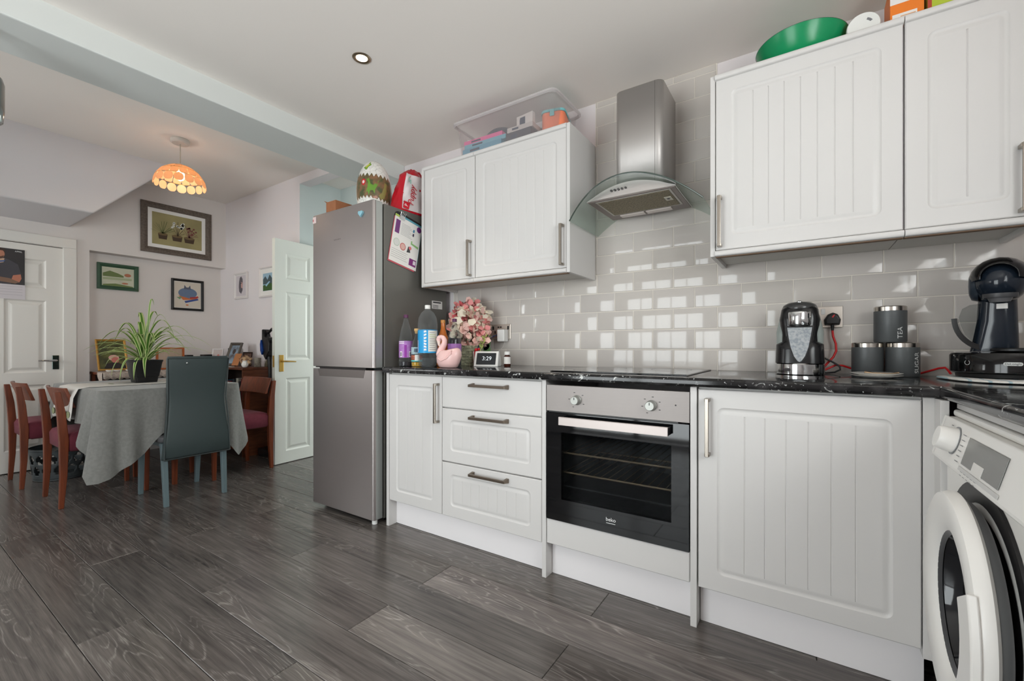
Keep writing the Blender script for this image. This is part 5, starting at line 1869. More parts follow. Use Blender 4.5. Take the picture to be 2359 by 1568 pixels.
obj('base', MB().lathe([(.146, .001), (.150, .004), (.150, .014), (.002, .0141)], 48, (bcx, bcy, 0)), BG, t, smooth=40)
obj('rim', MB().lathe([(.172, .232), (.182, .236), (.182, .246), (.170, .247)], 48, (bcx, bcy, 0), cap0=False, cap1=False), BG, t, smooth=50)

# ---- black case with a silver band on that chair's seat
t = thing('carry_case', 'black case with a silver band and clasp lying on the chair by the door', 'case', (-4.80, -1.36, .4825))
KA = Matrix.Translation((-4.80, -1.345, .4832)) @ Matrix.Rotation(.25, 4, 'Z')
for z0, z1, m_, nm, g in ((0, .052, BLACKP, 'lower_shell', 0), (.052, .064, CHROME, 'band', .002), (.064, .115, M('charcoal_shell', (40, 40, 40), .3), 'lid', 0)):
    k0, k1 = (1.0, 1.0) if nm != 'lid' else (1.0, .86)
    mb = MB().loft([[(x * k, y * k, z) for x, y in rrect(-.15 - g, .15 + g, -.105 - g, .105 + g, .05, 5)] for z, k in ((z0, k0 if nm != 'lower_shell' else .93), ((z0 + z1) / 2, 1.0), (z1, k1))]).xform(KA)
    obj(nm, mb, m_, t, smooth=40)
obj('clasp', MB().box(-.168, -.148, -.02, .02, .035, .085).xform(KA), CHROME, t, bevel=.003)
obj('handle', MB().tube([(-.152, -.05, .06), (-.185, -.045, .062), (-.19, 0, .062), (-.185, .045, .062), (-.152, .05, .06)], .007, 8).xform(KA), CHROME, t, smooth=60)

# ---- sideboard in the alcove with lace cloth
t = thing('sideboard', 'dark sideboard with teak legs in the alcove behind the plant', 'sideboard', (-5.2, -.70, 0))
SX0, SX1, SY0, SY1 = -5.405, -5.00, -1.085, -.335
obj('top', MB().box(SX0, SX1, SY0, SY1, .775, .797), TEAK, t, bevel=.003)
obj('carcass', MB().box(SX0 + .01, SX1 - .012, SY0 + .03, SY1 - .02, .30, .774), M('near_black_wood', (26, 20, 18), .5), t)
for k in range(2):
    y0 = SY0 + .04 + k * .345
    d = obj('door', MB().box(SX1 - .011, SX1 - .002, y0, y0 + .335, .31, .765), MATS['near_black_wood'], t, bevel=.002)
    obj('knob', MB().ball((SX1 + .006, y0 + (.31 if k == 0 else .025), .70), .009), CHROME, d, smooth=60)
for lx in (SX0 + .03, SX1 - .03):
    for ly in (SY0 + .018, SY1 - .012):
        obj('leg', MB().box(lx - .018, lx + .018, ly - .014, ly + .014, 0.0005, .774), TEAK, t, bevel=.003)
# lace cloth draping over the front with a scalloped edge
LACE = M('cream_lace', (206, 190, 178), rough=.9, var=(150, .3), bump=(220, .4))
mb = MB()
path = [(SX0 + .02, .8), (SX1 - .01, .8), (SX1 + .008, .795), (SX1 + .014, .770), (SX1 + .016, .750)]
rings = []
nn = 90
for i in range(nn + 1):
    y = SY0 - .006 + (SY1 - SY0 - .02) * i / nn
    rings.append([(x + .002 * math.sin(i * 1.2) * (j > 2), y, z - (.014 * abs(math.sin(i * .55)) if j == 4 else 0)) for j, (x, z) in enumerate(path)])
mb.loft(rings, False, False, closed=False)
# corner fold over the side
mb.loft([[(SX1 - .14 + .14 * u, SY0 - .006, .8), (SX1 - .14 + .14 * u, SY0 - .010, .79), (SX1 - .12 + .13 * u, SY0 - .012, .76 - .05 * u), (SX1 - .10 + .11 * u, SY0 - .013, .75 - .085 * u)] for u in (0, .25, .5, .75, 1)], False, False, closed=False)
tag(obj('lace_cloth', mb, LACE, smooth=50, solid=.001), 'cream lace cloth with scalloped edge over the dark sideboard', 'cloth')

# ---- low bookcase along the picture wall
t = thing('bookcase', 'low teak bookcase crowded with ornaments against the picture wall', 'bookcase', (-4.75, -.15, 0))
BX0, BX1, BY0 = -5.285, -4.30, -.285
WAL = M('brown_walnut', (104, 58, 36), rough=.4, var=(10, .35), stretch=(1, 1, 6))
obj('top', MB().box(BX0, BX1, BY0 - .008, -.012, .807, .829), WAL, t, bevel=.003)
obj('side', MB().box(BX1 - .022, BX1 - .004, BY0, -.013, .001, .806), WAL, t)
obj('side', MB().box(BX0 + .004, BX0 + .022, BY0, -.013, .001, .806), WAL, t)
obj('back', MB().box(BX0 + .023, BX1 - .023, -.022, -.014, .02, .806), M('dark_back', (40, 26, 20), .7), t)
for z in (.05, .42):
    obj('shelf', MB().box(BX0 + .0225, BX1 - .0225, BY0 + .01, -.023, z, z + .018), WAL, t)
obj('kick_board', MB().box(BX0 + .0225, BX1 - .0225, BY0 + .008, BY0 + .02, .001, .049), M('dark_back', (40, 26, 20), .7), t)
rng = random.Random(4)
cols = [((30, 34, 44), 'black'), ((36, 60, 96), 'blue'), ((96, 30, 34), 'dark red'), ((54, 54, 56), 'charcoal'), ((24, 84, 110), 'teal'), ((150, 146, 136), 'pale'), ((60, 48, 36), 'brown')]
adj = ['slim', 'thick', 'tall', 'short', 'worn', 'plain']
xx = BX1 - .03
bi = 0
used = {}
place = ['first', 'second', 'third', 'fourth', 'fifth', 'sixth', 'seventh', 'eighth', 'ninth', 'tenth', 'eleventh', 'twelfth']
while xx > -4.74 and bi < 12:
    w = rng.uniform(.022, .045)
    h = rng.uniform(.21, .30)
    (c, cn) = cols[bi % len(cols)]
    o = obj('book', MB().box(xx - w, xx - .001, BY0 + rng.uniform(.02, .045), -.06, .4385, .4385 + h), M('book_%s' % cn.replace(' ', '_'), c, .5), bevel=.002)
    tag(o, '%s book standing on the bookcase shelf, %s from its open-door end' % (cn, place[bi]), 'book', 'books on the low bookcase')
    xx -= w
    bi += 1

# ================================================================== pictures
def framed(name, label, mat4, w, h, fw, fmat, mount=None, mw=0.0, picture=None, depth=.018, cat='picture'):
    """frame in local coords: x right, y up, centred, +z towards the viewer"""
    t = thing(name, label, cat, tuple(mat4.translation))
    W, H = w / 2, h / 2
    bars = [rect(-W, W, H - fw, H), rect(-W, W, -H, -H + fw), rect(-W, -W + fw, -H + fw, H - fw), rect(W - fw, W, -H + fw, H - fw)]
    mb = MB()
    # mitred moulding: outer back, outer front, inner front
    rings = []
    for ins, z in ((0, 0), (0, depth), (fw * .5, depth * 1.15), (fw, depth * .55), (fw, 0)):
        rings.append([(-W + ins, -H + ins, z), (W - ins, -H + ins, z), (W - ins, H - ins, z), (-W + ins, H - ins, z)])
    mb.loft(rings, False, False)
    obj('frame', mb.xform(mat4), fmat, t)
    iw, ih = W - fw, H - fw
    mb = MB().prism(rect(-iw, iw, -ih, ih), 'z', .001, depth * .4).xform(mat4)
    obj('mount', mb, mount or PAPER, t)
    pw, ph = iw - mw, ih - mw
    if picture:
        mb = MB().prism(rect(-pw, pw, -ph, ph), 'z', depth * .4, depth * .4 + .0006).xform(mat4)
        pic = obj('print', mb, picture, t)
    else:
        pic = t

    def motif(pts, mat, k=0, nm='print_motif'):
        mb = MB()
        flat(mb, pts, mat4, depth * .4 + .0010 + .0003 * k)
        return obj(nm, mb, mat, pic if pic is not t else t)
    return t, motif


def on_left(x, y, z):
    return frame_mat((x, y, z), (0, 1, 0), (0, 0, 1))


def on_back(x, y, z):
    return frame_mat((x, y, z), (1, 0, 0), (0, 0, 1))


GREYWOOD = M('grey_brown_frame', (104, 92, 82), rough=.6, var=(14, .3), stretch=(1, 5, 5))
OCH = M('ochre_sketch', (160, 150, 106), rough=.8, var=(5, .18))
t, mo = framed('framed_picture', 'large grey-framed still life of three plant pots above the alcove', on_left(-5.299, -.448, 2.193), .602, .492, .055, GREYWOOD, PAPER, .034, OCH)
UMB = M('umber_paint', (74, 58, 44), .8)
for cx, w in ((-.125, .040), (-.005, .046), (.10, .048)):
    mo([(cx - w, -.045), (cx + w, -.045), (cx + w * .8, -.10), (cx - w * .8, -.10)], UMB)
    mo(ell(cx, -.05, w, .014, 14), M('umber_light', (110, 92, 62), .8), 1)
rng = random.Random(2)
for cx, n, col, spread in ((-.125, 12, (96, 100, 62), .085), (.0, 7, (92, 78, 58), .05), (.10, 10, (110, 70, 66), .07)):
    for i in range(n):
        a = PI * (.1 + .8 * i / (n - 1))
        L_ = rng.uniform(.07, .14)
        x1, y1 = cx + spread * 1.2 * math.cos(a), -.045 + L_ * math.sin(a)
        mo([(cx - .003, -.045), (cx + .003, -.045), (x1 + .002, y1), (x1 - .002, y1 + .003)], M('sketch_%d' % col[0], col, .8), 2)
for i in range(16):
    mo(ell(.0 + rng.uniform(-.05, .05), .04 + rng.uniform(-.035, .05), .012, .010, 8), M('pale_bloom', (206, 206, 196), .8), 3)
for i in range(12):
    mo(ell(.12 + rng.uniform(-.045, .045), .0 + rng.uniform(-.03, .06), .009, .009, 8), M('wine_bloom', (118, 66, 62), .8), 3)

t, mo = framed('framed_picture', 'green-framed watercolour landscape inside the alcove', on_left(-5.4195, -.882, 1.683), .302, .243, .034, M('green_frame', (52, 84, 62), .5), None, 0, M('pale_wash', (206, 208, 186), .8, var=(12, .1)))
mo([(-.11, .03), (-.06, .055), (.0, .035), (.04, .015), (.04, .0), (-.11, -.0)], M('olive_wash', (112, 128, 80), .8))
mo([(-.11, -.01), (.10, -.005), (.10, -.025), (-.11, -.03)], M('pale_green_wash', (172, 182, 146), .8))
mo(ell(.07, .025, .026, .016, 12), M('rust_wash', (186, 120, 92), .8), 1)
mo([(-.11, -.075), (-.02, -.062), (.11, -.08), (.11, -.087), (-.11, -.087)], M('moss_wash', (120, 136, 84), .8))
mo(ell(.05, -.055, .025, .008, 10), MATS['rust_wash'], 1)

t, mo = framed('framed_picture', 'black-framed picture of a blue cat curled up, inside the alcove', on_left(-5.4195, -.318, 1.570), .290, .325, .024, M('black_frame', (18, 15, 15), .4), PAPER, .004, M('cream_paper', (210, 200, 186), .8))
mo(ell(0, .02, .085, .055, 20), M('blue_grey_paint', (104, 122, 148), .8))
mo([(-.035, .06), (-.03, .105), (-.012, .08), (.006, .08), (.022, .105), (.028, .06)], M('slate_paint', (92, 96, 112), .8), 1)
mo([(-.085, -.01), (.02, -.035), (.095, .0), (.08, -.04), (-.04, -.055)], M('orange_paint', (196, 110, 66), .8), 1)
mo([(-.10, -.03), (-.05, -.02), (-.07, -.05)], M('green_paint', (112, 150, 110), .8), 2)
mo([(-.03, -.065), (.09, -.03), (.10, -.045), (-.02, -.085)], M('blue_paint', (60, 80, 140), .8), 2)
mo([(.02, -.02), (.1, -.01), (.095, -.025), (.02, -.035)], M('red_paint', (160, 50, 60), .8), 2)
mo(ell(-.005, -.105, .014, .007, 10), MATS['orange_paint'], 2)

WF = M('white_frame', (224, 218, 216), .45)
t, mo = framed('framed_picture', 'narrow white-framed pencil portrait on the picture wall', on_back(-4.935, -.001, 1.668), .275, .275, .022, WF, PAPER, .006, M('sketch_paper', (206, 198, 202), .8))
mo([(-.03, .085), (.0, .10), (.03, .07), (.035, .02), (.03, -.05), (.0, -.085), (-.04, -.06), (-.05, -.01), (-.045, .04)], M('graphite', (98, 92, 98), .8))
mo([(.0, .04), (.032, .03), (.03, -.03), (.0, -.02)], M('flesh_wash', (204, 160, 152), .8), 1)
mo([(-.02, .02), (.02, .025), (.02, .03), (-.02, .03)], M('dark_wash', (60, 56, 60), .8), 2)
t, mo = framed('framed_picture', 'white-framed mountain lake print half hidden by the open door', on_back(-4.405, -.001, 1.665), .30, .30, .018, WF, PAPER, .045, M('sky_print', (150, 182, 200), .7))
mo([(-.085, -.02), (-.085, .03), (-.04, .06), (.0, .02), (.04, .07), (.085, .03), (.085, -.02)], M('mountain_print', (70, 86, 92), .7))
mo([(-.085, -.085), (.085, -.085), (.085, -.015), (-.085, -.03)], M('valley_print', (62, 92, 44), .7), 1)
mo([(-.04, -.03), (.03, .005), (.05, -.0), (-.02, -.045)], M('lake_print', (150, 190, 210), .7), 2)

# ---- calendar on the closed door
t = thing('wall_calendar', 'photo calendar of a man in a dark T-shirt hanging on the closed door', 'calendar', (-5.303, -1.64, 1.61))
cm = on_left(-5.3025, -1.640, 1.61)
mb = MB().prism(rect(-.142, .142, -.088, .200), 'z', 0, .0022).xform(cm)
obj('photo_page', mb, M('dark_photo', (34, 28, 30), .35, var=(9, .5)), t)
mb = MB().prism(rect(-.145, .145, -.203, -.086), 'z', .0004, .0028).xform(cm)
pg = obj('date_page', mb, M('lilac_page', (208, 202, 206), .7), t)


def mot(pts, col, k=0, parent=t, nm='print_motif'):
    mb = MB()
    flat(mb, pts, cm, .0026 + .0003 * k + (.0008 if parent is pg else 0))
    return obj(nm, mb, M('ink_%d_%d_%d' % col, col, .6), parent)


mot([(-.125, .0), (-.118, .075), (-.05, .112), (-.02, .122), (.025, .122), (.055, .112), (.105, .078), (.122, .0), (.075, -.012), (.066, -.088), (-.07, -.088), (-.078, -.01)], (66, 64, 70))
mot([(-.03, .118), (-.026, .085), (.0, .075), (.028, .085), (.033, .118)], (190, 160, 136), 1)
mot([(-.034, .102), (-.03, .092), (.0, .082), (.032, .092), (.036, .102), (.0, .094)], (52, 90, 150), 2)
mot(ell(.0, .150, .034, .040, 20), (178, 122, 98), 1)
mot([(-.036, .160), (-.034, .192), (-.015, .1995), (.018, .1995), (.036, .190), (.036, .160), (.024, .178), (-.022, .178)], (60, 42, 34), 2)
mot([(-.030, .140), (-.020, .116), (.0, .108), (.022, .116), (.031, .140), (.012, .130), (-.012, .130)], (84, 58, 44), 2)
mot([(.078, -.012), (.120, .0), (.124, -.035), (.112, -.066), (.085, -.074), (.07, -.045)], (186, 118, 94), 1)
mot([(-.122, .0), (-.078, -.010), (-.072, -.045), (-.09, -.074), (-.116, -.064)], (180, 112, 90), 1)
mot([(-.10, -.050), (.0, -.030), (.06, -.038), (.112, -.064), (.09, -.078), (.0, -.066), (-.09, -.074)], (128, 98, 80), 3)
for k in range(4):
    mot(rect(-.135, .13, -.104 - k * .022, -.1025 - k * .022), (150, 146, 152), 0, pg, 'print_line')
obj('lettering', text_mb('APRIL', .016, cm @ Matrix.Translation((.108, .182, .0026)), .0001), MATS['white_print'], t)

# ================================================================== ornaments on the sideboard
def lean_frame(name, label, c, w, h, fw, fmat, pmat, yaw, lean, base='x', depth=.016):
    """photo frame standing on z=c[2], leaning back; yaw = direction it faces (radians, 0 = +x)"""
    n = Vector((math.cos(yaw), math.sin(yaw), 0))
    r = Vector((-n.y, n.x, 0))
    up = Vector((0, 0, 1)) * math.cos(lean) - n * math.sin(lean)
    o = Vector(c) + up * (h / 2) + n * .0
    m4 = frame_mat(tuple(o), tuple(r), tuple(up))
    t, mo = framed(name, label, m4, w, h, fw, fmat, None, 0, pmat, depth=depth, cat='photo frame')
    return t, mo


ZS = .8012
GOLD = M('gold_frame', (188, 140, 66), rough=.35, metal=.4)
FOL = M('garden_photo', (48, 52, 28), .4, var=(16, .6, (92, 96, 48)))
t, mo = lean_frame('photo_frame', 'gold photo frame of a white-haired person leaning on the sideboard', (-5.075, -1.0, ZS + .010), .205, .305, .016, GOLD, FOL, math.radians(-4), math.radians(27))
mo(ell(.01, -.03, .036, .030, 16), M('hair_photo', (206, 160, 150), .5), 0)
mo(ell(.018, -.052, .026, .030, 16), M('face_photo', (190, 110, 100), .5), 1)
mo([(-.06, -.136), (-.05, -.09), (-.01, -.075), (.04, -.08), (.086, -.11), (.086, -.136)], M('jacket_photo', (30, 26, 30), .5), 2)
for i, (y, r) in enumerate(((-1.03, .02), (-.985, .018), (-.895, .02))):
    lab = ['white porcelain trinket dish at the outer end of the lace cloth', 'white porcelain trinket dish before the gold photo frame', 'white porcelain trinket dish beside the gold photo frame'][i]
    mb = MB().lathe([(r * .5, ZS + .0006), (r * .9, ZS + .006), (r * 1.1, ZS + .018), (r * 1.0, ZS + .019), (r * .7, ZS + .008), (.001, ZS + .006)], 20, (-5.045, y, 0), sy=1.5)
    tag(obj('trinket_dish', mb, PORC, smooth=50), lab, 'dish', 'trinket dishes on the lace cloth')
# wicker-panelled letter rack and small ornaments beyond the plant
t = thing('cane_rack', 'orange-framed cane letter rack on the sideboard behind the plant', 'letter rack', (-5.2, -.55, ZS))
OR = M('orange_wood', (176, 92, 44), .45)
mb = MB()
for a, b, c, d in ((-.655, -.425, ZS + .200, ZS + .215), (-.655, -.64, ZS + .001, ZS + .2), (-.44, -.425, ZS + .001, ZS + .2), (-.64, -.44, ZS + .001, ZS + .016)):
    mb.box(-5.215, -5.195, a, b, c, d)
obj('frame', mb, OR, t, kind='stuff')
mb = MB()
for i in range(19):
    mb.box(-5.207, -5.204, -.635 + i * .0105, -.632 + i * .0105, ZS + .014, ZS + .201)
for i in range(16):
    mb.box(-5.2045, -5.202, -.64, -.44, ZS + .02 + i * .0115, ZS + .0225 + i * .0115)
obj('cane_mesh', mb, M('cane', (186, 150, 110), .7), t, kind='stuff')
t = thing('figurine', 'small gold and white figurine behind the grey chair', 'ornament', (-5.06, -.50, ZS))
mb = MB().lathe([(.028, ZS + .0006), (.03, ZS + .008), (.018, ZS + .02), (.022, ZS + .045), (.016, ZS + .07), (.006, ZS + .078)], 20, (-5.05, -.52, 0))
obj('body', mb, PORC, t, smooth=50)
obj('gilding', MB().lathe([(.0305, ZS + .004), (.031, ZS + .012)], 20, (-5.05, -.52, 0), cap0=False, cap1=False).ball((-5.05, -.52, ZS + .084), .011), M('gold_gilt', (200, 150, 60), .25, metal=1.0), t, smooth=50)
mb = MB().ball((-5.12, -.80, ZS + .034), .04, .05, .034)
tag(obj('carved_animal', mb.box(-5.13, -5.11, -.83, -.77, ZS + .0006, ZS + .01), M('carved_wood', (150, 108, 76), .6, var=(40, .4)), smooth=50), 'small carved wooden animal beside the plant pot on the sideboard', 'ornament')
mb = MB().box(-5.30, -5.20, -.40, -.345, ZS - .024 + .0245, ZS + .14)
tag(obj('black_box', mb, BLACKP, bevel=.003), 'slim black box standing at the end of the sideboard', 'box')

# ================================================================== ornaments on the bookcase (top z=.829)
ZC = .8295
SIL = M('pewter_frame', (104, 98, 92), .35, metal=.6)
PH1 = M('warm_photo', (150, 120, 110), .5, var=(18, .4))
t, mo = lean_frame('photo_frame', 'small white photo frame of a seated woman on the bookcase', (-5.10, -.175, ZC + .001), .125, .175, .013, WF, M('pale_photo', (190, 176, 172), .5), math.radians(-62), math.radians(10), depth=.010)
mo(ell(.01, .012, .014, .018, 12), M('face_photo', (190, 110, 100), .5))
mo([(-.03, -.07), (-.02, -.01), (.03, -.01), (.045, -.07)], M('dress_photo', (150, 100, 110), .5), 1)
tag(obj('black_box', MB().box(-5.02, -4.91, -.10, -.05, ZC + .0006, ZC + .18), M('matt_black', (14, 13, 14), .6), bevel=.002), 'matt black upright box behind the photo frames', 'box')
t, mo = lean_frame('photo_frame', 'tall pewter photo frame leaning on the bookcase', (-4.715, -.215, ZC + .0010), .165, .245, .028, SIL, M('blue_photo', (140, 160, 178), .5, var=(14, .35, (90, 84, 84))), math.radians(-78), math.radians(20))
mo(ell(.0, .03, .022, .028, 12), M('dark_hair_photo', (60, 46, 44), .5))
t = thing('greeting_card', 'brown folded card standing in front of the pewter frame', 'card', (-4.60, -.24, ZC))
KF = Matrix.Translation((-4.585, -.235, ZC)) @ Matrix.Rotation(math.radians(4), 4, 'Z') @ Matrix.Rotation(math.radians(-20), 4, 'X')
obj('leaf', MB().box(-.055, .055, -.001, .001, .014, .135).xform(KF), M('kraft_card', (176, 116, 72), .7), t)
obj('foot', MB().box(-.055, .055, -.001, .035, .0135, .0155).xform(Matrix.Translation((0, 0, -.012)) @ KF), MATS['kraft_card'], t)
tag(obj('paper_slip', MB().box(-4.70, -4.52, -.286, -.258, ZC + .0006, ZC + .0030), PAPER), 'white paper slip along the front of the bookcase top', 'paper')
t, mo = lean_frame('photo_frame', 'small dark photo frame near the wall behind the shell', (-4.72, -.055, ZC + .001), .11, .14, .012, M('dark_frame', (52, 34, 26), .5), PH1, math.radians(-70), math.radians(8), depth=.008)
# conch-like shell with spikes
SH = M('shell', (206, 172, 132), rough=.35, var=(30, .55, (96, 58, 40)))
t = thing('seashell', 'large spiky brown and cream seashell on the bookcase', 'shell', (-4.43, -.19, ZC))
mb = MB()
rings = []
n = 20
for i in range(15):
    u = i / 14
    r = .048 * math.sin(PI * min(1, u * 1.05) ** .75) + .003
    cxs = -4.515 + .155 * u
    rings.append([(cxs, -.19 + r * math.cos(2 * PI * j / n) * .9, ZC + .045 + .012 * math.sin(u * 5) + r * math.sin(2 * PI * j / n) * .95 * (1 + .22 * math.cos(5 * 2 * PI * j / n + u * 14))) for j in range(n)])
zmin = min(p[2] for r in rings for p in r)
rings = [[(p[0], p[1], p[2] - zmin + ZC + .0006) for p in r] for r in rings]
mb.loft(rings)
obj('whorl', mb, SH, t, smooth=60)
for i in range(7):
    a = i * .9
    b = Vector((-4.50 + .018 * i, -.19, ZC + .045))
    d = Vector((.2, -.7 * math.cos(a), .6 + .3 * math.sin(a))).normalized()
    obj('spike', MB().tube([b + d * .03, b + d * .062], [.008, .001], 8), SH, t, smooth=60)
# jug and pewter mug
t = thing('milk_jug', 'small white porcelain jug between shell and mug on the bookcase', 'jug', (-4.345, -.20, ZC))
x, y = -4.352, -.245
mb = MB().lathe([(.016, ZC + .0006), (.026, ZC + .012), (.030, ZC + .03), (.022, ZC + .048), (.018, ZC + .056), (.022, ZC + .064), (.019, ZC + .064), (.016, ZC + .05)], 24, (x, y, 0))
obj('body', mb, PORC, t, smooth=50)
obj('handle', MB().tube([(x + .02, y - .004, ZC + .05), (x + .036, y - .006, ZC + .048), (x + .038, y - .006, ZC + .03), (x + .028, y - .004, ZC + .022)], .003, 8), PORC, t, smooth=60)
t = thing('pewter_mug', 'grey patterned mug behind the white jug on the bookcase', 'mug', (-4.36, -.12, ZC))
x, y = -4.372, -.12
obj('body', MB().lathe([(.026, ZC + .0006), (.030, ZC + .006), (.028, ZC + .05), (.032, ZC + .088), (.029, ZC + .088), (.025, ZC + .02)], 24, (x, y, 0)), M('mug_glaze', (150, 142, 128), .35, var=(60, .4)), t, smooth=50)
obj('handle', MB().tube([(x + .028, y - .01, ZC + .075), (x + .048, y - .016, ZC + .07), (x + .048, y - .016, ZC + .035), (x + .028, y - .01, ZC + .025)], .004, 8), MATS['mug_glaze'], t, smooth=60)
mb = MB().loft([[(-4.33 + dx * s + .010 * z / .07, -.05 + dy * s, ZC + .0006 + z) for dx, dy in ((-.026, -.016), (.0, -.022), (.022, -.012), (.024, .014), (-.01, .02))] for z, s in ((0, 1), (.03, .9), (.06, .55), (.075, .15))])
tag(obj('rock_specimen', mb, M('rock', (112, 104, 84), .8, var=(40, .5)), bevel=.003), 'pointed brown rock specimen at the end of the bookcase', 'stone')
mb = MB().box(-5.23, -5.13, -.275, -.20, ZC + .0006, ZC + .115)
tag(obj('black_radio', mb, BLACKP, bevel=.004), 'low black box at the alcove end of the bookcase', 'box')
# glass-like suncatcher hung on the alcove wall
t = thing('suncatcher', 'small crystal suncatcher hanging on the alcove wall above the plant', 'ornament', (-5.41, -.715, 1.19))
obj('thread', MB().tube([(-5.417, -.722, 1.235), (-5.412, -.722, 1.21)], .0012, 5), INKG, t)
obj('crystal', MB().ball((-5.405, -.722, 1.185), .010, .017, .026, 8, 6), M('smoky_crystal', (120, 112, 126), .08, spec=.8), t)
obj('hook', MB().ball((-5.417, -.722, 1.237), .003), BLACKP, t)

# ---- cordless vacuum parked by the open door
t = thing('cordless_vacuum', 'black and blue upright cordless vacuum behind the open door', 'vacuum cleaner', (-4.16, -.11, 0))
VB = M('vacuum_black', (26, 25, 27), .3)
VX, VY = -4.185, -.105
mb = MB()
pv = [(-.075, 1.185), (-.060, 1.19), (-.050, 1.15), (-.035, 1.12), (.03, 1.11), (.06, 1.06), (.05, .98), (.01, .93), (-.01, .90), (-.035, .925), (-.068, .975), (-.078, 1.03), (-.074, 1.08)]
mb.prism([(VX + a, b) for a, b in pv], 'y', VY - .035, VY + .035)
obj('motor_body', mb, VB, t, bevel=.008, segs=3)
mb = MB().prism([(VX - .083 + a, b) for a, b in ((.0, 1.05), (.012, 1.09), (.022, 1.085), (.04, 1.02), (.048, .985), (.03, .945), (.006, .985))], 'y', VY - .048, VY - .030)
obj('dust_cup', mb, M('metallic_blue', (28, 70, 150), .15, metal=.5), t, bevel=.006, segs=3)
obj('handle', MB().tube([(VX - .06, VY, 1.165), (VX - .02, VY, 1.155), (VX + .05, VY, 1.19), (VX + .09, VY, 1.18), (VX + .085, VY, 1.10), (VX + .045, VY, 1.08)], .013, 10), VB, t, smooth=60)
obj('tube', MB().tube([(VX + .0, VY, .93), (VX + .010, VY, .80), (VX + .02, VY, .07)], [.022, .015, .015], 12), VB, t, smooth=60)
obj('floor_head', MB().box(VX - .10, VX + .14, VY - .06, VY + .04, .001, .07), VB, t, bevel=.012, segs=3)

# ================================================================== lamps
t = thing('pendant_lamp', 'lit pendant lamp with a shell dome shade over the dining table', 'lamp', (-3.95, -.905, ZD))
LX, LY = -3.955, -.895
obj('ceiling_rose', MB().lathe([(.058, ZD - .0005), (.062, ZD - .006), (.060, ZD - .026), (.052, ZD - .033), (.004, ZD - .034)], 32, (LX, LY, 0)), M('rose_white', (206, 200, 192), .45), t, smooth=40)
obj('flex', MB().tube([(LX, LY, ZD - .033), (LX, LY, 2.415)], .003, 8), M('flex', (176, 166, 150), .6), t, smooth=60)
obj('lamp_holder', MB().lathe([(.018, 2.365), (.022, 2.385), (.03, 2.402), (.012, 2.416)], 20, (LX, LY, 0)), M('rose_white', (206, 200, 192), .45), t, smooth=40)


def shell_mat():
    m = bpy.data.materials.new('capiz_shell')
    m.use_nodes = True
    nt = m.node_tree
    b = nt.nodes['Principled BSDF']
    b.inputs['Base Color'].default_value = lin((222, 190, 156))
    b.inputs['Roughness'].default_value = .4
    tr = nt.nodes.new('ShaderNodeBsdfTranslucent')
    tr.inputs['Color'].default_value = lin((232, 196, 158))
    mx = nt.nodes.new('ShaderNodeMixShader')
    mx.inputs['Fac'].default_value = .55
    nt.links.new(b.outputs['BSDF'], mx.inputs[1])
    nt.links.new(tr.outputs['BSDF'], mx.inputs[2])
    nt.links.new(mx.outputs['Shader'], nt.nodes['Material Output'].inputs['Surface'])
    return m


CAP = shell_mat()
R_, ZTOP, HH = .166, 2.404, .165
sh = obj('shade', MB().lathe([(.03, ZTOP - .002), (.028, ZTOP - .006)], 24, (LX, LY, 0), cap0=False, cap1=False), BRASS, t, smooth=40)
rows = [(.06, .26), (.26, .50), (.50, .74), (.74, 1.0)]
def dome(u, v):
    a = 2 * PI * u
    ph = v * PI / 2
    return (LX + R_ * math.sin(ph) * math.cos(a), LY + R_ * math.sin(ph) * math.sin(a), ZTOP - HH * (1 - math.cos(ph)))
for ri, (v0, v1) in enumerate(rows):
    n = (8, 14, 16, 16)[ri]
    for j in range(n):
        mb = MB()
        g = .06 / n
        u0, u1 = (j + .5 * (ri % 2)) / n + g * .5, (j + 1 + .5 * (ri % 2)) / n - g * .5
        vv0, vv1 = v0 + .008, v1 - .008
        pts = rrect(0, 1, 0, 1, .22 if ri < 3 else .42, 3)
        mb.poly([dome(u0 + (u1 - u0) * a, vv0 + (vv1 - vv0) * b) for a, b in pts])
        obj('shell_pane', mb, CAP, sh, solid=.0012)
mb = MB()
for v in (.06, .26, .50, .74):
    mb.tube([dome(i / 40, v) for i in range(41)], .0013, 5)
obj('wire', mb, BRASS, sh, smooth=60, kind='stuff')
obj('bulb', MB().ball((LX, LY, 2.325), .030, .030, .038), M('lit_bulb', (255, 236, 200), .4, emis=12, emis_rgb=(255, 220, 165)), t, smooth=60)
pl = bpy.data.lights.new('pendant_light', 'POINT')
pl.energy = 2.6
pl.color = (1.0, .80, .56)
pl.shadow_soft_size = .04
po = bpy.data.objects.new('pendant_light', pl)
COL.objects.link(po)
po.location = (LX, LY, 2.27)

t = thing('ceiling_spotlight', 'small round recessed spotlight in the kitchen ceiling', 'spotlight', (-1.72, -.96, ZK))
SPX, SPY = -1.722, -.958
obj('bezel', MB().lathe([(.026, ZK - .001), (.032, ZK - .005), (.040, ZK - .004), (.043, ZK - .0005)], 36, (SPX, SPY, 0), cap0=False, cap1=False), M('satin_nickel', (176, 160, 140), .3, metal=1.0), t, smooth=50)
obj('lamp_face', MB().lathe([(.026, ZK - .0012), (.001, ZK - .0030)], 28, (SPX, SPY, 0)), M('spot_glow', (255, 240, 214), .3, emis=6, emis_rgb=(255, 232, 196)), t, smooth=50)
sl = bpy.data.lights.new('spot_beam', 'SPOT')
sl.energy = 14
sl.spot_size = math.radians(95)
sl.spot_blend = .6
sl.color = (1, .9, .76)
sl.shadow_soft_size = .025
so = bpy.data.objects.new('spot_beam', sl)
COL.objects.link(so)
so.location = (SPX, SPY, ZK - .012)

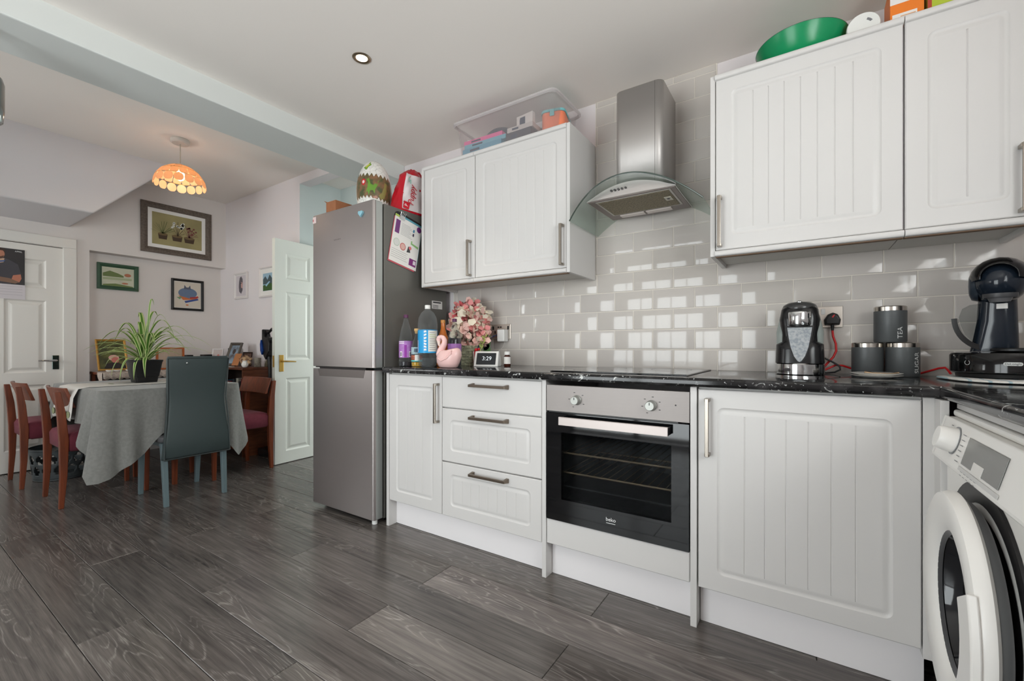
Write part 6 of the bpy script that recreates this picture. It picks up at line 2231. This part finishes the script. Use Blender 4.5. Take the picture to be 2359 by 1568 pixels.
# rounded metal fitting cut by the photo's edge, hung from the beam
t = thing('metal_fitting', 'rounded grey metal fitting below the beam, cut by the photo edge', 'fitting', (-2.64, -2.02, 2.0))
mb = MB().lathe([(.050, 1.872), (.062, 1.885), (.066, 1.93), (.066, 2.03), (.060, 2.052), (.045, 2.058)], 28, (-2.600, -2.015, 0))
obj('shade', mb, M('polished_grey', (150, 152, 150), .15, metal=.9), t, smooth=50)
obj('stem', MB().tube([(-2.600, -2.015, 2.055), (-2.600, -2.015, 2.2555)], .010, 10), MATS['polished_grey'], t, smooth=60)

# ================================================================== on top of the fridge (top z=1.852)
ZF = 1.8525
EX, EY = -2.236, -.47
t = thing('toy_egg', 'large white toy egg with a green dinosaur picture on top of the fridge', 'toy', (EX, EY, ZF))


def egg_r(u):
    return .107 * (max(0, 1 - ((u - .40) / (.60 if u > .40 else .70)) ** 2)) ** .5


def eggp(a, u, k=1.0):
    r = egg_r(u) * k + (k - 1) * .0
    return (EX + r * math.cos(a), EY + r * math.sin(a), ZF + .0008 + .325 * u)


mb = MB()
rings = [[eggp(2 * PI * j / 48, u) for j in range(48)] for u in [0, .02, .06, .12, .2, .3, .4, .5, .6, .7, .8, .88, .94, .98, .9975]]
mb.loft(rings)


def crackle():
    m = M('crackled_shell', (226, 224, 218), rough=.35)
    nt = m.node_tree
    b = nt.nodes['Principled BSDF']
    tc = nt.nodes.new('ShaderNodeTexCoord')
    v = nt.nodes.new('ShaderNodeTexVoronoi'); v.feature = 'DISTANCE_TO_EDGE'; v.inputs['Scale'].default_value = 38
    nt.links.new(tc.outputs['Object'], v.inputs['Vector'])
    r = nt.nodes.new('ShaderNodeMapRange'); r.inputs['From Max'].default_value = .045
    nt.links.new(v.outputs['Distance'], r.inputs['Value'])
    mx = nt.nodes.new('ShaderNodeMix'); mx.data_type = 'RGBA'
    mx.inputs['A'].default_value = lin((176, 174, 168)); mx.inputs['B'].default_value = lin((228, 226, 220))
    nt.links.new(r.outputs['Result'], mx.inputs['Factor']); nt.links.new(mx.outputs['Result'], b.inputs['Base Color'])
    return m


obj('egg_shell', mb, crackle(), t, smooth=60)
ac = camdir(EX, EY)
# picture window with jagged edges
mb = MB()
na, nu = 40, 10
def win(i, v):
    a = ac - 1.30 + 2.45 * i
    zig = (abs((i * 11) % 1 - .5) * 2)
    lo = .17 + .055 * zig + .03 * math.sin(i * 5)
    hi = .70 - .075 * (abs((i * 9 + .3) % 1 - .5) * 2) - .05 * i
    return eggp(a, lo + (hi - lo) * v, 1.006)
mb.grid(win, 88, nu)
wn = obj('picture_wrap', mb, M('jungle_print', (136, 98, 70), .35, var=(30, .6, (76, 84, 52))), t, smooth=60)


def egg_motif(pts, col, k=1.010, nm='print_motif'):
    mb = MB()
    c = (sum(p[0] for p in pts) / len(pts), sum(p[1] for p in pts) / len(pts))
    # dense fan so that the patch follows the shell
    prev = None
    rings = []
    for s in (0.02, .35, .7, 1.0):
        rings.append([eggp(ac + c[0] + (p[0] - c[0]) * s, c[1] + (p[1] - c[1]) * s, k) for p in pts])
    mb.loft(rings, True, False)
    return obj(nm, mb, M('ink_%d_%d_%d' % col, col, .4), wn, smooth=60)


egg_motif([(-.55, .28), (-.42, .34), (-.35, .46), (-.42, .55), (-.30, .57), (-.20, .46), (-.05, .44), (.15, .50), (.40, .58), (.18, .44), (.05, .36), (.02, .28), (-.06, .34), (-.22, .34), (-.30, .25), (-.36, .32)], (104, 150, 52))
egg_motif(ell(-.62, .50, .13, .062, 18), (200, 30, 40), 1.014, 'badge')
egg_motif(ell(-.62, .50, .075, .032, 12), (230, 210, 205), 1.018, 'badge')
egg_motif([(.25, .26), (.42, .30), (.55, .42), (.60, .52), (.75, .50), (.72, .35), (.60, .22), (.40, .19)], (140, 132, 72), 1.012)
egg_motif([(-.1, .22), (.1, .25), (.22, .22), (.05, .19)], (176, 130, 110), 1.012)
egg_motif([(-.85, .80), (-.45, .94), (-.22, .86), (-.55, .74)], (116, 156, 52), 1.012, 'top_label')
egg_motif([(-.68, .82), (-.45, .89), (-.36, .86), (-.58, .79)], (206, 200, 60), 1.016, 'top_label')

# red and white bag of pads, slumped against the cabinet
t = thing('pad_bag', 'crumpled red and white bag of puppy training pads on the fridge', 'bag', (-2.12, -.2, ZF))
bxc, byc = -2.073, -.315
rng = random.Random(8)
nu_, nv_ = 20, 12
def bag(u, v):
    a = 2 * PI * u
    h = v
    w = .046 * (1 - .28 * h ** 2) * (1 if h < .85 else 1 - (h - .85) * 3.0)
    d = .150 * (1 - .5 * h ** 1.6) * (1 if h < .85 else 1 - (h - .85) * 3.5)
    ca, sa = math.cos(a), math.sin(a)
    sgx = abs(ca) ** .55 * (1 if ca > 0 else -1)
    sgy = abs(sa) ** .55 * (1 if sa > 0 else -1)
    wr = .0045 * math.sin(7 * a + 9 * h) + .0025 * math.sin(13 * a - 14 * h)
    return (bxc + sgx * w + wr * ca - .012 * h, byc + sgy * d + wr * sa + .035 * h, ZF + .001 + .295 * h)
mb = MB()
mb.loft([[bag(i / 40, j / nv_) for i in range(40)] for j in range(nv_ + 1)])
bg_ = obj('wrapper', mb, M('red_film', (190, 22, 40), rough=.22, spec=.5), t, smooth=60)
# white printed panel wraps the camera-facing corner
mb = MB()
def panel(u, v):
    a = -.62 + 1.35 * u - .25 * v
    h = .04 + .80 * v
    p = Vector(bag((a / (2 * PI)) % 1.0, h))
    c = Vector((bxc - .012 * h, byc + .035 * h, p.z))
    return p + (p - c).normalized() * .003
mb.grid(panel, 24, 16)
pn = obj('white_panel', mb, M('white_film', (222, 214, 214), rough=.3), bg_, smooth=60)


def on_panel(body, size, u, v, tw, mat, nm='lettering'):
    p = Vector(panel(u, v))
    du = (Vector(panel(u + .03, v)) - Vector(panel(u - .03, v))).normalized()
    dv = (Vector(panel(u, v + .03)) - Vector(panel(u, v - .03))).normalized()
    n = du.cross(dv).normalized()
    r = (du * math.cos(tw) + n.cross(du) * math.sin(tw)).normalized()
    upv = n.cross(r)
    fmx = frame_mat(tuple(p + n * .0075), tuple(r), tuple(upv))
    return obj(nm, text_mb(body, size, fmx, .0003), mat, pn), fmx


on_panel('Puppy', .062, .42, .42, math.radians(72), M('red_ink', (190, 30, 48), .4))
on_panel('training pads', .028, .66, .42, math.radians(74), MATS['red_ink'])
_, fmx = on_panel('50', .04, .30, .80, math.radians(-20), M('mint_ink', (120, 206, 186), .4))
o, fmx = on_panel('P', .03, .22, .10, math.radians(75), MATS['white_print'], 'emblem')
mb = MB().prism(rrect(-.024, .024, -.020, .022, .004, 2), 'z', -.0012, -.0004).xform(fmx)
obj('emblem', mb, M('ink_red', (190, 26, 44), .4), pn)

# cardboard box and papers at the front
t = thing('cardboard_box', 'small open cardboard box on the fridge top', 'box', (-2.52, -.47, ZF))
CB = M('cardboard', (164, 108, 74), rough=.85, var=(30, .08))
cx0, cx1, cy0, cy1, ch = -2.572, -2.472, -.58, -.35, .088
z0 = ZF + .0138
mb = MB().box(cx0, cx1, cy0, cy0 + .003, z0, z0 + ch).box(cx0, cx1, cy1 - .003, cy1, z0, z0 + ch).box(cx0, cx0 + .003, cy0 + .003, cy1 - .003, z0, z0 + ch).box(cx1 - .003, cx1, cy0 + .003, cy1 - .003, z0, z0 + ch).box(cx0, cx1, cy0, cy1, z0 - .002, z0)
obj('carton', mb, CB, t, kind='stuff')
mb = MB()
mb.poly([(cx0, cy0, z0 + ch), (cx0, cy1, z0 + ch), (cx0 - .02, cy1, z0 + ch + .012), (cx0 - .02, cy0, z0 + ch + .012)])
obj('flap', mb, CB, t, solid=.002)
tag(obj('paper_stack', MB().box(-2.600, -2.44, -.58, -.33, ZF + .0008, ZF + .011), M('pale_blue_paper', (198, 212, 222), .6), bevel=.001), 'pale blue folded papers under the cardboard box', 'papers')

# ================================================================== on top of the left wall cabinets (z about 2.14)
ZH = ZWT + .006
t = thing('storage_tub', 'clear plastic storage tub with rim on top of the left wall cabinets', 'storage box', (-1.35, -.17, ZH))
TUB = clear_mat('tub_plastic', (236, 232, 232), amount=.93, rough=.3, edge=.16)
tx0, tx1, ty0, ty1 = -1.700, -1.030, -.345, -.02
def trr(i, z, r=.04):
    return [(x, y, z) for x, y in rrect(tx0 + i, tx1 - i, ty0 + i * .8, ty1 - i * .8, r, 5)]
mb = MB().loft([trr(.03, ZH + .001), trr(.012, ZH + .17), trr(.0, ZH + .172), trr(-.004, ZH + .182), trr(.002, ZH + .184), trr(.008, ZH + .176), trr(.016, ZH + .172), trr(.034, ZH + .004)], True, True)
obj('tub', mb, TUB, t, smooth=40)
obj('rim', MB().loft([trr(.0, ZH + .170), trr(-.008, ZH + .176), trr(-.008, ZH + .186), trr(.0, ZH + .190), trr(.006, ZH + .184)], False, False), clear_mat('tub_rim', (226, 222, 222), amount=.6, rough=.25, edge=.2), t, smooth=40)
zi = ZH + .0062


def slab(name, label, cat, x0, x1, y0, y1, z, h, col, rot=0.0, edge=None, group='things in the clear tub'):
    c = ((x0 + x1) / 2, (y0 + y1) / 2)
    t = thing(name, label, cat, (c[0], c[1], z), group=group)
    Rm = Matrix.Translation((c[0], c[1], 0)) @ Matrix.Rotation(rot, 4, 'Z') @ Matrix.Translation((-c[0], -c[1], 0))
    m_ = M('tub_%d_%d_%d' % col, col, .5)
    obj('cover', MB().box(x0, x1, y0, y1, z, z + h).xform(Rm), m_, t, bevel=.001)
    obj('spine_print', MB().box(x0 + (x1 - x0) * .2, x0 + (x1 - x0) * .45, y0 - .0006, y0 - .0002, z + h * .3, z + h * .7).xform(Rm), M('tub_ink', edge or (60, 70, 90), .6), t)
    return t, Rm


slab('book', 'wide teal book at the bottom of the clear tub', 'book', -1.655, -1.38, -.305, -.08, zi, .032, (96, 158, 182), .0)
slab('book', 'pale teal book second from the bottom of the clear tub', 'book', -1.645, -1.36, -.300, -.09, zi + .0325, .024, (116, 176, 194), .03)
slab('book', 'bright pink book lying on the teal books in the tub', 'book', -1.652, -1.385, -.296, -.10, zi + .057, .024, (232, 104, 160), .02)
slab('book', 'slim blue book on top of the pink book in the tub', 'book', -1.52, -1.42, -.25, -.12, zi + .0815, .012, (52, 128, 168), .5)
slab('game_box', 'dark boxed card game at the bottom of the tub beside the lunchbox', 'box', -1.35, -1.19, -.300, -.10, zi, .048, (70, 72, 82), -.03, (210, 208, 204))
slab('game_box', 'pale grey boxed game stacked under the white playing cards', 'box', -1.345, -1.185, -.300, -.12, zi + .0485, .026, (196, 192, 188), .02)
t, Rm = slab('card_pack', 'white pack of playing cards standing on the grey boxes in the tub', 'card pack', -1.31, -1.20, -.262, -.238, zi + .075, .072, (218, 214, 210), -.12)
obj('card_print', MB().box(-1.285, -1.25, -.2635, -.2625, zi + .094, zi + .134).xform(Rm), M('tub_ink', (150, 156, 170), .6), t)
t = thing('bowl', 'dark blue-grey upturned bowl at the back of the clear tub', 'bowl', (-1.50, -.12, zi + .06))
mb = MB().lathe([(.105, zi + .0945), (.103, zi + .102), (.09, zi + .128), (.065, zi + .146), (.03, zi + .152), (.001, zi + .153)], 32, (-1.475, -.175, 0), sy=.75)
obj('shell', mb, M('slate_bowl', (66, 72, 88), .35), t, smooth=50)
t = thing('lunchbox', 'orange lunchbox with turquoise lid rim inside the clear tub', 'lunchbox', (-1.13, -.17, zi))
A = Matrix.Translation((-1.112, -.165, zi)) @ Matrix.Rotation(math.radians(14), 4, 'Z')
obj('body', MB().loft([[(x, y, z) for x, y in rrect(-.062, .062, -.09, .09, .03, 5)] for z in (.001, .115)]).xform(A), M('coral_plastic', (236, 132, 96), .4), t, smooth=40)
obj('lid', MB().loft([[(x, y, z) for x, y in rrect(-.066 + i, .066 - i, -.094 + i, .094 - i, .032, 5)] for i, z in ((0, .1155), (0, .128), (.01, .134))]).xform(A), M('turquoise_plastic', (120, 186, 190), .4), t, smooth=40)
obj('clip', MB().box(-.012, .012, -.100, -.0945, .09, .125).xform(A), M('turquoise_plastic', (120, 186, 190), .4), t, bevel=.002)
t = thing('marker_pen', 'black and white marker pen lying across the tub books', 'pen', (-1.58, -.29, zi + .06))
a_, b_ = Vector((-1.635, -.285, zi + .089)), Vector((-1.54, -.20, zi + .089))
obj('barrel', MB().tube([a_, a_.lerp(b_, .6)], .0065, 10), WHITEP, t, smooth=40)
obj('cap', MB().tube([a_.lerp(b_, .6), b_], .0072, 10), BLACKP, t, smooth=40)

# ================================================================== on top of the right wall cabinets
t = thing('serving_bowl', 'wide flared green bowl with a dark rim above the large wall cabinet', 'bowl', (.0, -.16, ZH))
bx_, by_ = -.006, -.168
mb = MB().lathe([(.085, ZH + .0008), (.100, ZH + .004), (.128, ZH + .040), (.150, ZH + .082), (.156, ZH + .098), (.152, ZH + .098), (.124, ZH + .044), (.098, ZH + .010), (.001, ZH + .008)], 64, (bx_, by_, 0))
bo = obj('bowl', mb, M('emerald_enamel', (14, 140, 88), rough=.25, spec=.5), t, smooth=45)
obj('rim', MB().lathe([(.1535, ZH + .0965), (.157, ZH + .0985), (.1535, ZH + .1005)], 64, (bx_, by_, 0), cap0=False, cap1=False), M('dark_rim_enamel', (60, 62, 54), .4), t, smooth=60)
t = thing('food_tub', 'white lidded food tub lying on its side above the wall cabinet', 'tub', (.18, -.2, ZH))
cxx, cz = .186, ZH + .0505
mb = MB().lathe([(.044, -.24), (.046, -.20), (.046, -.12), (.040, -.10)], 32, (cxx, 0, cz), 'y')
obj('drum', mb, M('amber_tub', (190, 120, 60), .4), t, smooth=40)
mb = MB().lathe([(.0475, -.238), (.0495, -.242), (.0495, -.250), (.047, -.254), (.042, -.252), (.0015, -.252)], 36, (cxx, 0, cz), 'y')
ld = obj('lid', mb, WHITEP, t, smooth=35)
mb = MB()
for a0 in (.5, 3.6):
    pts = [(cxx + r * math.cos(a), cz + r * math.sin(a)) for r, rng_ in ((.030, (0, 1, 2, 3)), (.022, (3, 2, 1, 0))) for a in [a0 + .22 * q for q in rng_]]
    mb.poly([(x, -.2526, z) for x, z in pts])
obj('lid_print', mb, INKG, ld, kind='stuff')
t = thing('carton', 'bright orange and white carton on top of the wall cabinets', 'carton', (.31, -.17, ZH))
obj('box', MB().box(.262, .352, -.235, -.105, ZH + .0006, ZH + .175), M('orange_carton', (236, 128, 40), .45), t, bevel=.001)
obj('label', MB().box(.268, .334, -.2362, -.2352, ZH + .028, ZH + .064), PAPER, t)
obj('label', MB().box(.262, .352, -.2362, -.2352, ZH + .10, ZH + .13), PAPER, t)
for i in range(3):
    obj('print_line', MB().box(.290, .330, -.2370, -.2363, ZH + .036 + i * .008, ZH + .0385 + i * .008), M('orange_ink', (226, 170, 120), .6), t)
t = thing('carton', 'lime green and red carton at the edge of the photo above the cabinets', 'carton', (.41, -.17, ZH))
obj('box', MB().box(.362, .455, -.230, -.105, ZH + .0006, ZH + .165), M('lime_carton', (178, 196, 60), .45), t, bevel=.001)
obj('edge_band', MB().box(.3615, .372, -.2312, -.2300, ZH + .0008, ZH + .164), M('brick_red', (176, 70, 50), .5), t)
mb = MB()
mb.loft([[(-.275 + .12 * u + .0, -.22 - .05 * math.sin(3 * u) , ZH + .001), (-.275 + .12 * u, -.10, ZH + .001), (-.275 + .12 * u, -.10, ZH + .012 + .012 * math.sin(5 * u + 1) ** 2), (-.275 + .12 * u, -.22 - .05 * math.sin(3 * u), ZH + .014 + .014 * math.sin(9 * u) ** 2)] for u in [i / 10 for i in range(11)]])
tag(obj('red_packet', mb, M('red_foil', (176, 34, 56), .35), smooth=40), 'flat crumpled red packet at the hood end of the cabinet top', 'packet')
